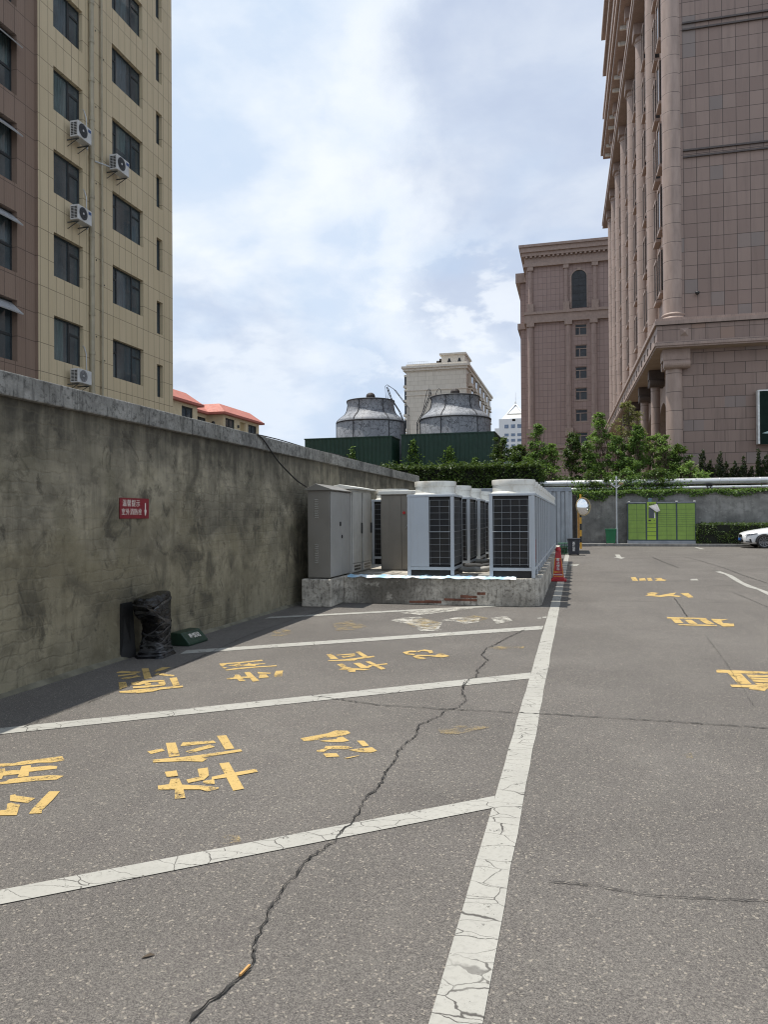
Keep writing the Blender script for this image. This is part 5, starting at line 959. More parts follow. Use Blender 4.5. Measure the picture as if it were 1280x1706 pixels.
def tower(lab, x, y, lad):
    t = empty("cooling_tower", lab, "cooling tower", (x, y, 2.8)); zb = -2.8
    pf = [(2.52, 1.0), (2.52, 5.82), (2.46, 5.96), (2.32, 6.11), (2.10, 6.27), (1.90, 6.44), (1.78, 6.63), (1.72, 6.85), (1.69, 7.05), (1.70, 7.25), (1.75, 7.42)]
    MB().lathe(pf, 0, 0, 48).build("shell", m_tow, t, smooth=True)
    rg = MB()
    for r, z in ((2.53, 5.80), (1.73, 7.42)): rg.lathe([(r, z - .05), (r + .06, z - .03), (r + .06, z + .03), (r - .02, z + .05)], 0, 0, 48)
    rg.lathe([(1.70, 7.40), (1.2, 7.25), (.0, 7.2)], 0, 0, 24); rg.build("rim", m_rib, t, smooth=True)
    for k in range(6):
        a = R(-90 - 14 + 60 * k); MB().tube([((r + .02) * math.cos(a), (r + .02) * math.sin(a), z) for r, z in pf], .045, 6).build("seam_rib", m_rib, t)
    MB().cyl((0, 0, 7.2), (0, 0, 7.85), .34, n=14).lathe([(.34, 7.85), (.28, 7.98), (.14, 8.07), (0, 8.08)], 0, 0, 14).box(-.75, .75, -.06, .06, 7.3, 7.38).build("fan_motor", simple("motor_brown", (.035, .026, .022), .6), t)
    mb_ = MB(); s = lad; base = (2.6 if s > 0 else -2.4)
    if s > 0: path = [(2.72, -.6, 1.5), (2.72, -.6, 5.6), (2.35, -.6, 6.5), (1.72, -.6, 7.5), (1.45, -.6, 8.3)]
    else: path = [(-2.66, -.6, 1.5), (-2.66, -.6, 5.6), (-2.25, -.6, 6.3), (-1.75, -.6, 7.5), (-1.72, -.6, 8.0)]
    for dy in (-.22, .22): mb_.tube([(p[0], p[1] + dy, p[2]) for p in path], .03, 5)
    P_ = [Vector(p) for p in path]
    for a, b in zip(P_, P_[1:]):
        n = int((b - a).length / .3)
        for i in range(n): p = a.lerp(b, (i + .5) / max(1, n)); mb_.cyl((p.x, p.y - .22, p.z), (p.x, p.y + .22, p.z), .018, n=4)
    if s > 0:
        for dy in (-.3, .3): mb_.tube([(1.40, -.6 + dy, 7.5), (1.36, -.6 + dy, 8.35), (1.5, -.6 + dy, 8.45), (2.0, -.6 + dy, 8.1), (3.0, -.6 + dy, 6.75), (3.05, -.6 + dy, 1.5)], .022, 5)
        for p in ((1.75, 8.28), (2.3, 7.7), (2.7, 7.15), (3.03, 6.2)): mb_.cyl((p[0], -.9, p[1]), (p[0], -.3, p[1]), .018, n=4)
    else:
        for dx in (0, .75): mb_.tube([(-2.35 + dx * .6, -.6, 6.0), (-1.95 + dx, -.6, 7.9), (-1.8 + dx, -.6, 8.05), (-1.68 + dx, -.6, 7.9), (-1.6 + dx, -.6, 7.4)], .022, 5)
    mb_.build("ladder", m_rib, t)
    return t
tower("left grey cooling tower with a hooped ladder on its right side", -14.75, 53.2, 1)
tower("right grey cooling tower with its ladder on the left, before the beige block", -8.42, 53.2, -1)
def creeper(lab, x, z0, z1, w, seed, n=520, leaf=None):
    rn = random.Random(seed); mb = MB()
    for _ in range(n):
        f = rn.random() ** 1.4; ww = w * (1 - f) ** .8 + .08
        mb.leaf((x + rn.gauss(0, ww * .5), 49.85 + rn.gauss(0, .06), z0 + (z1 - z0) * f), .17, rn, .2)
    tag(mb.build("creeper", leaf or m_leafm), lab, "creeper")
creeper("small leafy creeper low on the left green enclosure, nearest the wall", -16.9, 4.9, 5.9, .6, 61, 260)
creeper("tall thin creeper climbing the middle of the left green enclosure", -15.2, 4.4, 6.6, .5, 62, 380)
creeper("bushy creeper climbing the left end of the right green enclosure", -10.8, 4.2, 6.9, .9, 63, 800)
creeper("bushy creeper climbing the middle of the right green enclosure", -8.3, 4.2, 6.4, .9, 64, 800)
creeper("low creeper on the right part of the right green enclosure", -6.6, 4.2, 5.6, .6, 65, 320)

# ------------------------------------------------------------------ white car at the right edge
m_car = simple("car_white", (.72, .73, .74), .18, 0, var=.03, spec=.6)
m_glassd = glass_dark("car_glass", (.012, .014, .016), 0)
car = empty("parked_car", "white saloon car nosing in from the right edge by the hedge", "car", (7.86, 40.15, 0))
# stations along x: (x, half width, z bottom, z of the shoulder, z top, half width at top)
st = [(.0, .52, .30, .52, .66, .40), (.05, .66, .24, .55, .72, .52), (.16, .78, .20, .60, .77, .60), (.40, .86, .18, .68, .835, .66), (.85, .90, .18, .76, .915, .70), (1.35, .91, .18, .82, .985, .72), (1.62, .91, .18, .86, 1.03, .72), (1.9, .91, .18, .88, 1.03, .74), (2.8, .915, .18, .90, 1.03, .76), (3.7, .90, .19, .92, 1.03, .74), (4.2, .86, .22, .92, 1.03, .70), (4.55, .78, .28, .88, 1.00, .62), (4.70, .60, .36, .72, .92, .46)]
bm2 = MB(); NS = 18
for x, hw, zb, zsh, zt, ht in st:
    ring = []
    half = [(0, zb), (hw * .7, zb), (hw * .96, zb + .05), (hw, zb + .18), (hw, zsh * .8 + zb * .2), (hw * .985, zsh), (ht * 1.08, zt - .035), (ht * .85, zt - .004), (0, zt + .012)]
    for a, z in half: ring.append((x, -a, z))
    for a, z in reversed(half[1:-1]): ring.append((x, a, z))
    bm2.v += ring
n_ = 16
for j in range(len(st) - 1):
    for k in range(n_): bm2.f.append((j * n_ + k, j * n_ + (k + 1) % n_, (j + 1) * n_ + (k + 1) % n_, (j + 1) * n_ + k))
bm2.f.append(tuple(range(n_))); bm2.f.append(tuple(range((len(st) - 1) * n_, len(st) * n_))[::-1])
bo = bm2.build("body", m_car, car, smooth=True)
sub = bo.modifiers.new("sub", 'SUBSURF'); sub.levels = 2; sub.render_levels = 2
gh = MB(); gs = [(1.45, .66, 1.0, 1.02), (2.15, .60, 1.0, 1.36), (2.6, .58, 1.0, 1.43), (3.3, .57, 1.0, 1.42), (3.9, .55, 1.0, 1.28), (4.3, .55, 1.0, 1.03)]
for x, hw, zb, zt in gs: gh.v += [(x, -.74, .96), (x, -hw, zt - .03), (x, -hw * .8, zt), (x, hw * .8, zt), (x, hw, zt - .03), (x, .74, .96)]
for j in range(len(gs) - 1):
    for k in range(5): gh.f.append((j * 6 + k, j * 6 + k + 1, (j + 1) * 6 + k + 1, (j + 1) * 6 + k))
gh.build("window", m_glassd, car, smooth=True, auto=True)
rf_ = MB(); rs = [(2.1, .50, 1.37), (2.6, .50, 1.445), (3.3, .49, 1.435), (3.75, .46, 1.34)]
for x, hw, z in rs: rf_.v += [(x, -hw, z - .012), (x, 0, z + .015), (x, hw, z - .012)]
for j in range(3):
    for k in range(2): rf_.f.append((j * 3 + k, j * 3 + k + 1, (j + 1) * 3 + k + 1, (j + 1) * 3 + k))
rf_.build("roof", m_car, car, smooth=True)
m_tyre = simple("tyre", (.014, .014, .015), .8, var=.3); m_rim = simple("alloy", (.10, .10, .105), .35, .8, var=.2); m_rimb = simple("alloy_bright", (.42, .42, .43), .3, .8)
def wheel(x, y, s):
    w = bpy.data.objects.new("wheel", None); COL.objects.link(w); w.parent = car; w.location = (x, y, .335); w.rotation_euler = (R(90) * s, 0, 0)
    MB().lathe([(.235, -.1), (.30, -.11), (.33, -.09), (.338, -.03), (.338, .05), (.33, .09), (.30, .105), (.24, .1), (.235, -.1)], 0, 0, 32).build("tyre", m_tyre, w, smooth=True)
    r_ = MB().lathe([(.24, .09), (.225, .085), (.22, .0), (.0, .0)], 0, 0, 32)
    for k in range(10):
        a = 2 * math.pi * k / 10; u = Vector((math.cos(a), math.sin(a), 0)); v = Vector((-u.y, u.x, 0)); z = Vector((0, 0, 1))
        r_.quad(u * .04 - v * .022 + z * .075, u * .235 - v * .010 + z * .088, u * .235 + v * .012 + z * .088, u * .04 + v * .022 + z * .075)
    r_.cyl((0, 0, .0), (0, 0, .082), .05, n=14); r_.build("rim", m_rim, w)
    h = MB()
    for k in range(10):
        a = 2 * math.pi * (k + .12) / 10; u = Vector((math.cos(a), math.sin(a), 0)); v = Vector((-u.y, u.x, 0)); z = Vector((0, 0, 1))
        h.quad(u * .05 - v * .005 + z * .079, u * .23 - v * .005 + z * .091, u * .23 + v * .004 + z * .091, u * .05 + v * .004 + z * .079)
    h.lathe([(.232, .093), (.242, .095), (.242, .088)], 0, 0, 32); h.build("spoke_edge", m_rimb, w)
    return w
for x in (.88, 3.72): wheel(x, -.84, 1); wheel(x, .84, -1)
wa = MB()
for x in (.88, 3.72):
    for s in (-1, 1):
        for k in range(20):
            a0, a1 = R(180) * k / 20, R(180) * (k + 1) / 20
            wa.quad((x + .40 * math.cos(a0), s * .918, .30 + .40 * math.sin(a0)), (x + .40 * math.cos(a1), s * .918, .30 + .40 * math.sin(a1)), (x, s * .918, .30), (x, s * .918, .30))
wa.build("wheel_arch", m_black, car)
hl = MB(); hl.extrude([(.10, -.70, .615), (.30, -.80, .645), (.62, -.862, .70), (.60, -.868, .735), (.30, -.80, .705), (.12, -.71, .665)], (-.03, -.03, .0)); hl.build("headlight", glass_dark("headlight_glass", (.05, .06, .075), 0), car, bev=.008)
hl = MB(); hl.extrude([(.10, .70, .615), (.30, .80, .645), (.62, .862, .70), (.60, .868, .735), (.30, .80, .705), (.12, .71, .665)], (-.03, .03, .0)); hl.build("headlight", glass_dark("headlight_glass2", (.05, .06, .075), 0), car, bev=.008)
for s in (-1, 1):
    g_ = MB(); g_.extrude([(-.02, s * .07, .50), (.01, s * .34, .51), (.05, s * .36, .62), (.01, s * .30, .66), (-.01, s * .07, .65)], (-.03, 0, 0)); g_.build("grille", m_black, car, bev=.012)
g_ = MB(); g_.extrude([(.02, -.52, .27), (.0, 0, .25), (.02, .52, .27), (.03, .58, .40), (.0, .4, .45), (-.01, 0, .46), (.0, -.4, .45), (.03, -.58, .40)], (-.03, 0, 0)); g_.build("lower_intake", m_black, car, bev=.01)
g_ = MB(); g_.extrude([(.12, -.70, .30), (.38, -.80, .27), (.33, -.80, .45), (.26, -.78, .44), (.30, -.79, .33), (.12, -.72, .34)], (-.03, -.05, 0)); g_.build("air_vent", m_black, car)
pl_ = MB().box(-.05, -.035, -.25, .25, .37, .49).build("number_plate", simple("plate_blue", (.03, .12, .42), .4, var=.1), car, bev=.004)
# ------------------------------------------------------------------ left apartment building
XB = -18.4
m_ytile = tile("cream_panels", (.56, .465, .305), (.60, .50, .335), (.14, .115, .08), .432, 1.02, 0, .012, 'yz', u0=-.02, v0=.25, ribs=.09, dirty=.25)
m_btile = tile("brown_panels", (.235, .165, .126), (.26, .185, .142), (.07, .048, .038), .5, 1.02, 0, .012, 'yz', u0=.1, v0=.25, ribs=.10, dirty=.3)
m_reveal = simple("reveal_grey", (.22, .19, .14), .7)
m_dkfr = simple("dark_window_frame", (.035, .042, .046), .45, .2, var=.2)
m_room = simple("dark_room", (.20, .29, .33), .9, var=.4, scale=1)
m_pane = glass_through("window_glass", (.58, .68, .70)); m_mirror = glass_dark("window_glass_dark", (.020, .026, .030), .10)
def curtain_mat(name, a):
    m, nt, b, P = mk(name); s = nd(nt, 'ShaderNodeSeparateXYZ', {0: P})
    c = mixc(nt, ramp(nt, noi(nt, mapv(nt, P, (6, 6, .5)), 2, 5), .35, .65), [x * .55 for x in a], a); setb(nt, b, c, .85, spec=.1); return m
m_cur = [curtain_mat("curtain_green_white", (.70, .80, .74)), curtain_mat("curtain_lilac", (.66, .66, .72)), curtain_mat("curtain_white", (.72, .78, .80))]
ap = empty("apartment_block", "tall cream and brown panelled apartment block behind the wall on the left", "building", (XB, 0, 0))
Pf = lambda u, z, d: (-d, u, z)
Y0, YM, Y1, TOP = 10.0, 22.38, 31.45, 33.0
c1h = [(23.2, 24.86, 7.45 + 3.05 * k, 9.06 + 3.05 * k) for k in range(-2, 8)]
c2h = [(26.76, 29.0, 7.45 + 3.05 * k, 9.04 + 3.05 * k) for k in range(-2, 8)]
c3h = [(30.08, 30.58, 7.16 + 2.89 * k, 8.65 + 2.89 * k) for k in range(-2, 8)]
bh = [(19.45, 21.5, 7.02 + 3.05 * k, 9.12 + 3.05 * k) for k in range(-2, 8)]
w_ = MB().wall(Pf, YM, Y1, 0, TOP, c1h + c2h + c3h, .22); w_.quad((0, Y1, 0), (-12, Y1, 0), (-12, Y1, TOP), (0, Y1, TOP)); w_.quad((0, YM, TOP), (0, Y1, TOP), (-12, Y1, TOP), (-12, YM, TOP))
w_.build("cream_facade", m_ytile, ap)
Pb = lambda u, z, d: (-.12 - d, u, z)
w_ = MB().wall(Pb, Y0, YM, 0, TOP, bh, .30); w_.quad((0, YM, 0), (-.12, YM, 0), (-.12, YM, TOP), (0, YM, TOP)); w_.quad((-.12, Y0, 0), (-12, Y0, 0), (-12, Y0, TOP), (-.12, Y0, TOP)); w_.quad((-.12, Y0, TOP), (-.12, YM, TOP), (-12, YM, TOP), (-12, Y0, TOP))
w_.build("brown_facade", m_btile, ap)
def win(par, a, b_, z0, z1, x, kind, seed):
    rn = random.Random(seed); f = MB(); t = .05; g = x - .03
    f.box(g, x + .02, a, b_, z0, z0 + t); f.box(g, x + .02, a, b_, z1 - t, z1); f.box(g, x + .02, a, a + t, z0 + t, z1 - t); f.box(g, x + .02, b_ - t, b_, z0 + t, z1 - t)
    L = b_ - a; H = z1 - z0
    if kind == 'c1':
        m_ = a + L * .60; f.box(g, x + .025, m_ - .035, m_ + .035, z0 + t, z1 - t); f.box(g, x + .022, m_ + .035, b_ - t, z0 + H * .70, z0 + H * .75); f.box(g, x + .03, m_ + .035, m_ + .075, z0 + t, z0 + H * .7); f.box(g, x + .03, b_ - t - .04, b_ - t, z0 + t, z0 + H * .7)
    elif kind == 'c2':
        for q in (.21, .70): m_ = a + L * q; f.box(g, x + .025, m_ - .03, m_ + .03, z0 + t, z1 - t)
        f.box(g, x + .022, a + t, a + L * .21 - .03, z0 + H * .66, z0 + H * .70); f.box(g, x + .022, a + L * .70 + .03, b_ - t, z0 + H * .72, z0 + H * .76)
    elif kind == 'b':
        m_ = a + L * .45; f.box(g, x + .025, m_ - .03, m_ + .03, z0 + t, z1 - t); f.box(g, x + .022, a + t, b_ - t, z0 + H * .42, z0 + H * .46)
    fo = f.build("window", m_dkfr, par)
    MB().quad((x - .01, a, z0), (x - .01, b_, z0), (x - .01, b_, z1), (x - .01, a, z1)).build("pane", m_pane, fo)
    r = MB(); r.quad((x - 1.0, a - .3, z0 - .5), (x - 1.0, b_ + .3, z0 - .5), (x - 1.0, b_ + .3, z1 + .3), (x - 1.0, a - .3, z1 + .3)); r.quad((x - .03, a, z1), (x - .03, b_, z1), (x - 1, b_ + .3, z1 + .3), (x - 1, a - .3, z1 + .3)); r.quad((x - .03, a, z0), (x - .03, b_, z0), (x - 1, b_ + .3, z0 - .5), (x - 1, a - .3, z0 - .5)); r.quad((x - .03, b_, z0), (x - .03, b_, z1), (x - 1, b_ + .3, z1 + .3), (x - 1, b_ + .3, z0 - .5)); r.quad((x - .03, a, z0), (x - .03, a, z1), (x - 1, a - .3, z1 + .3), (x - 1, a - .3, z0 - .5))
    r.build("interior", m_room, fo)
    def cur(u0, u1, zt, zb, mat):
        cm_ = MB(); n = 40
        for i in range(n + 1):
            u = u0 + (u1 - u0) * i / n; dx = -.07 + .025 * math.sin(i * 1.35 + seed) + .02 * rn.uniform(-1, 1)
            cm_.v += [(x + dx, u, zt), (x + dx + .01 * rn.uniform(-1, 1), u, zb)]
        for i in range(n): cm_.f.append((2 * i, 2 * i + 1, 2 * i + 3, 2 * i + 2))
        cm_.build("curtain", mat, fo, smooth=True)
    if kind == 'c1' and rn.random() < .92: cur(a + .05, a + L * rn.choice((.56, .58, .52)), z1 - .05, z0 + .05, m_cur[seed % 3])
    if kind == 'c2':
        if rn.random() < .75: cur(a + L * .74, b_ - .05, z1 - .05, z0 + .05, m_cur[(seed + 1) % 3]) if rn.random() < .3 else cur(a + L * .24, a + L * rn.uniform(.45, .66), z1 - .05, z0 + H * rn.choice((.05, .4)), m_cur[(seed + 2) % 3])
    if kind == 'b' and rn.random() < .8: cur(a + L * .5, b_ - .08, z1 - .1, z0 + H * .5, m_cur[seed % 3])
for i, h in enumerate(c1h): win(ap, *h, -.18, 'c1', 100 + i)
for i, h in enumerate(c2h): win(ap, *h, -.18, 'c2', 200 + i)
for i, h in enumerate(c3h): win(ap, *h, -.18, 's', 300 + i)
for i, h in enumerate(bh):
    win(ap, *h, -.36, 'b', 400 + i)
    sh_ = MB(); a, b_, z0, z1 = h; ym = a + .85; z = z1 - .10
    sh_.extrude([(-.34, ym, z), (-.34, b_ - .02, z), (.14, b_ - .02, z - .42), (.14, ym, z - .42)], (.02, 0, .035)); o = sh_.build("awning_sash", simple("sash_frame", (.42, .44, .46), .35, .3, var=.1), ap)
    MB().quad((-.28, ym + .07, z - .005), (-.28, b_ - .09, z - .005), (.11, b_ - .09, z - .34), (.11, ym + .07, z - .34)).build("pane", simple("sash_sky_glass", (.36, .40, .42), .25, 0, var=.3, scale=3), o).location = (.0, 0, -.006)  # pale pane colour carries the sky's reflection
m_drain = simple("drain_pipe", (.36, .32, .23), .55, 0, var=.15, scale=3, dirt=(.16, .13, .09), damt=.6, stretch=(2, 2, .1))
def drain(y, r, k, dz0):
    mb = MB(); mb.cyl((.10, y, 0), (.10, y, TOP), r, n=14, caps=False); z = dz0
    while z < TOP: mb.cyl((.10, y, z), (.10, y, z + .12), r * 1.16, n=14); mb.box(0, .1, y - .02, y + .02, z + .02, z + .05); z += k
    mb.build("drain_pipe", m_drain, ap, smooth=True, auto=True)
drain(25.28, .095, 1.53, .4); drain(25.92, .042, 1.02, .7)
hk = MB()
for k in range(8):
    for yy, zz_ in ((25.68, 8.85), (26.2, 8.0)): hk.cyl((-.0, yy, zz_ + 3.05 * k - 3.05), (.004, yy, zz_ + 3.05 * k - 3.05), .035, n=10)
hk.build("pipe_sleeve", m_black, ap)
# wall-hung air conditioners
m_acw = simple("ac_white", (.55, .56, .56), .45, 0, var=.08, dirt=(.32, .29, .25), damt=.4)
def wall_ac(lab, y0, z0, w, hgt, dark=True, hose=1):
    t = empty("wall_air_conditioner", lab, "air conditioner", (XB + .20, y0, z0), 0, "air conditioners on the apartment block")
    MB().box(0, .36, 0, w, 0, hgt).build("casing", m_acw, t, bev=.02)
    f = MB(); r = hgt * .41; cy, cz_ = w * .36, hgt * .52
    for k in range(28):
        a0, a1 = 2 * math.pi * k / 28, 2 * math.pi * (k + 1) / 28
        f.poly([(.366, cy, cz_), (.366, cy + r * math.cos(a0), cz_ + r * math.sin(a0)), (.366, cy + r * math.cos(a1), cz_ + r * math.sin(a1))])
    fo = f.build("fan_grille", simple("ac_fan_dark", (.045, .05, .058), .5) if dark else simple("ac_fan_pale", (.30, .30, .31), .5), t)
    g = MB()
    for rr in (.25, .5, .75, 1.0):
        for k in range(28):
            a0, a1 = 2 * math.pi * k / 28, 2 * math.pi * (k + 1) / 28
            g.cyl((.375, cy + rr * r * math.cos(a0), cz_ + rr * r * math.sin(a0)), (.375, cy + rr * r * math.cos(a1), cz_ + rr * r * math.sin(a1)), .004, n=4)
    for k in range(10): a = 2 * math.pi * k / 10; g.cyl((.375, cy, cz_), (.375, cy + r * math.cos(a), cz_ + r * math.sin(a)), .0035, n=4)
    g.build("wire_guard", simple("ac_wire", (.10, .11, .12), .5), fo); MB().cyl((.366, cy, cz_), (.385, cy, cz_), r * .17, n=12).build("hub", m_acw, fo)
    sg_ = MB()
    for i in range(2):
        for j in range(8): sg_.box(.05 + .14 * i, .05 + .14 * i + .11, -.006, .001, hgt * .10 + j * hgt * .10, hgt * .10 + j * hgt * .10 + hgt * .065)
    sg_.build("side_grille", m_black, t)
    MB().box(.362, .368, w * .74, w * .94, hgt * .70, hgt * .88).build("badge", simple("badge_blue", (.03, .08, .22), .4) if dark else m_acw, t)
    for y in (.10, w - .10):
        b = MB(); b.extrude([(-.20, y, -.06), (.30, y, -.06), (.30, y, -.02), (-.20, y, -.02)], (0, .03, 0)); b.extrude([(-.20, y, -.28), (-.18, y, -.28), (.26, y, -.06), (.22, y, -.06)], (0, .03, 0))
        b.build("bracket", simple("bracket_dark", (.05, .055, .055), .6), t)
    if hose == 1: MB().tube([(.08, w, .12), (.02, w + .18, .0), (-.08, w + .34, .05), (-.14, w + .38, .5), (-.14, w + .36, 1.3), (-.18, w + .3, 1.55), (-.2, w + .22, 1.6)], .022, 6).build("hose", m_galv, t)
    elif hose == 2: MB().tube([(.05, .0, .1), (-.05, -.3, .08), (-.18, -.62, .06), (-.2, -.66, .06)], .03, 6).build("hose", m_galv, t)
    return t
wall_ac("topmost wall-hung air conditioner with a blue badge on the cream block", 23.84, 15.88, .80, .60)
wall_ac("wall-hung air conditioner under the right-hand window column of the cream block", 26.26, 15.74, .86, .62, True, 2)
wall_ac("middle wall-hung air conditioner left of the drain pipe on the cream block", 23.84, 12.78, .80, .56)
wall_ac("lowest wall-hung air conditioner, just above the concrete wall coping", 23.82, 6.70, .78, .52, False)

# ------------------------------------------------------------------ house with the pink tiled roof
m_rtile = simple("pink_roof_tiles", (.46, .165, .125), .7, 0, var=.15, scale=3, dirt=(.30, .12, .10), damt=.5, bmp=.4, bscale=16)
m_cream = simple("cream_render", (.62, .53, .36), .8, 0, var=.08, dirt=(.42, .35, .24), damt=.4)
m_beige = simple("beige_recess", (.42, .33, .18), .8, 0, var=.1)
ho = empty("tiled_house", "cream house with a pink tiled roof showing over the wall", "house", (-18.8, 0, 0))
EA = 7.34
w1 = [(32.95, 34.05, 5.6, 7.2)]; w2 = [(37.65, 38.8, 5.3, 7.2), (40.6, 41.8, 5.3, 7.18)]; wl = (36.0, 37.3, 5.3, 7.15)
Pz = lambda u, z, d: (-d, u, z)
mb = MB().wall(Pz, 31.7, 34.5, 0, EA, w1, .15); mb.quad((0, 34.5, 0), (-1.0, 34.5, 0), (-1.0, 34.5, EA), (0, 34.5, EA))
Pl = lambda u, z, d: (-1.0 - d, u, z)
mb.wall(Pl, 34.5, 37.41, 0, EA, [wl], .15)
mb.quad((-1.0, 37.41, 0), (0, 37.41, 0), (0, 37.41, EA), (-1.0, 37.41, EA)); mb.wall(Pz, 37.41, 42.15, 0, EA, w2 + [(39.5, 40.25, 0, 7.2)], .15); mb.quad((0, 42.15, 0), (-9, 42.15, 0), (-9, 42.15, EA), (0, 42.15, EA))
mb.build("wall", m_cream, ho)
MB().box(-.40, -.15, 39.5, 40.25, 0, 7.2).build("recess_panel", m_beige, ho)
for (a, b_, c, d), xo in [(w, 0) for w in w1 + w2] + [(wl, -1.0)]:
    f = MB(); t = .06; x = xo - .10
    f.box(x, x + .05, a, b_, d - t, d); f.box(x, x + .05, a, b_, c, c + t); f.box(x, x + .05, a, a + t, c, d); f.box(x, x + .05, b_ - t, b_, c, d); f.box(x, x + .045, (a + b_) / 2 - .03, (a + b_) / 2 + .03, c, d); f.box(x, x + .04, a, b_, d - .62, d - .57)
    fo = f.build("window", m_dkfr, ho); MB().box(x + .005, x + .015, a, b_, c, d).build("pane", m_mirror, fo)
def hip(x0, x1, ya, yb, e, h, sl, endhip):
    q = MB(); s = sl
    q.quad((x1, ya, e), (x1, yb, e), (x1 - s, yb - (s if endhip else 0), e + h), (x1 - s, ya + 0, e + h))
    if endhip: q.quad((x1, yb, e), (x0, yb, e), (x0, yb - s, e + h), (x1 - s, yb - s, e + h))
    q.quad((x1 - s, ya, e + h), (x1 - s, yb - (s if endhip else 0), e + h), (x0, yb - (s if endhip else 0), e + h), (x0, ya, e + h))
    return q
r_ = hip(-9, .22, 31.7, 34.75, EA + .12, .55, .65, True); r_.build("roof", m_rtile, ho)
q = MB(); x1, ya, yb, e, h, s = .22, 37.1, 42.4, EA + .12, .55, .65
q.quad((x1, ya, e), (x1, yb, e), (x1 - s, yb - s, e + h), (x1 - s, ya + s, e + h)); q.quad((x1, yb, e), (-9, yb, e), (-9, yb - s, e + h), (x1 - s, yb - s, e + h)); q.quad((-1.4, ya, e), (x1, ya, e), (x1 - s, ya + s, e + h), (-1.4, ya + s, e + h)); q.quad((x1 - s, ya + s, e + h), (x1 - s, yb - s, e + h), (-9, yb - s, e + h), (-9, ya + s, e + h))
q.quad((-.76, 34.3, e), (-.76, 37.3, e), (-1.5, 37.8, e + h), (-1.5, 34.0, e + h)); q.build("roof", m_rtile, ho)
q = MB(); q.box(-1.5, .25, 31.7, 34.78, EA, EA + .12); q.box(-1.5, .25, 37.07, 42.43, EA, EA + .12); q.box(-2.0, -.73, 34.78, 37.07, EA, EA + .12); q.build("eaves", simple("eaves_pink", (.42, .14, .11), .7, var=.15), ho)
q = MB(); q.cyl((-.6, 37.36, 6.75), (-.6, 37.42, 6.95), .10, n=10); q.cyl((.03, 39.2, 6.8), (.03, 39.2, 6.95), .07, n=8); q.build("wall_lamp", m_black, ho)

# ------------------------------------------------------------------ beige apartment block behind the towers
m_bei = tile("beige_cladding", (.62, .585, .51), (.66, .62, .545), (.44, .40, .34), 1.6, .9, .5, .03, 'xz', dirty=.35)
m_beis = simple("beige_trim", (.64, .60, .53), .8, 0, var=.12, dirt=(.25, .23, .2), damt=.5)
m_farglass = glass_dark("far_glass", (.010, .012, .015), .05, .3)
be = empty("beige_block", "beige apartment block with bay windows behind the right cooling tower", "building", (-33.9, 150, 0))
W_ = 12.45; H_ = 32.3; D_ = 44
mb = MB(); mb.box(0, W_, 0, D_, 0, H_); mb.build("wall", m_bei, be)
q = MB(); q.box(-.9, W_ + .7, -.7, D_, H_, H_ + .45); q.box(-.6, W_ + .4, -.4, D_, H_ - .5, H_); q.box(-.12, W_ + .12, -.15, .0, H_ - 4.6, H_ - 4.35); q.box(-.12, W_ + .12, -.15, .0, H_ - 5.6, H_ - 5.35); q.box(-.3, W_ + .3, -.3, .6, H_ + .45, H_ + 1.0) if False else q.box(0, W_ + .2, -.1, .5, H_ + .45, H_ + .9); q.build("cornice", m_beis, be)
pw_ = MB().box(W_ - 5.2, W_ - .4, 1.0, 9, H_ + .45, H_ + 2.6).box(W_ - 5.6, W_ - .1, .6, 9.4, H_ + 2.6, H_ + 2.95).build("penthouse", m_beis, be)
tri = MB()
for x in (W_ - 3.6, W_ - 1.5): tri.extrude([(x - .6, .96, H_ + .6), (x + .6, .96, H_ + .6), (x + .12, .96, H_ + 1.9), (x - .12, .96, H_ + 1.9)], (0, .05, 0))
tri.build("gable_window", m_farglass, pw_)
q = MB(); rn = random.Random(17)
for x, w, h in ((5.2, .5, .9), (6.0, .9, 1.3), (6.6, .4, 1.7), (4.9, .9, .6), (7.0, .8, 1.0)): q.box(x, x + w, 2, 2.8, H_ + .45, H_ + .45 + h)
q.cyl((6.9, 2.4, H_ + .5), (7.3, 2.4, H_ + 2.6), .12, n=6); q.build("roof_equipment", simple("roof_junk", (.10, .085, .075), .7, var=.4), be)
q = MB()
for k in range(12): q.cyl((.3 + k * .38, .1, H_ + .45), (.3 + k * .38, .1, H_ + 1.4), .025, n=4)
for z in (.9, 1.4): q.cyl((.2, .1, H_ + z), (4.6, .1, H_ + z), .025, n=4)
q.build("railing", m_galv, be)
flo = 3.0
for k in range(10):
    z = H_ - 3.4 - k * flo
    if z < 2: break
    b_ = MB().box(-.75, 0, .4, 2.6, z - .35, z + .1).box(-.6, 0, .6, 2.4, z + 1.9, z + 2.3).build("bay_window", m_beis, be); MB().box(-.55, -.05, .7, 2.3, z + .1, z + 1.9).build("glazing", m_farglass, b_)
    for j in range(6):
        y = 2.2 + j * 6.6
        b_ = MB().box(W_, W_ + .85, y, y + 3.2, z - .4, z + .25).box(W_, W_ + .72, y + .05, y + .2, z + .2, z + 2.0).box(W_, W_ + .95, y - .1, y + 3.3, z + 1.95, z + 2.2).build("balcony", m_beis, be); MB().box(W_, W_ + .7, y + .1, y + 3.1, z + .25, z + 1.95).build("glazing", m_farglass, b_)
        if k < 7 : MB().box(W_ + .0, W_ + .04, y + 4.0, y + 5.4, z + .2, z + 1.8).build("window", m_farglass, be)

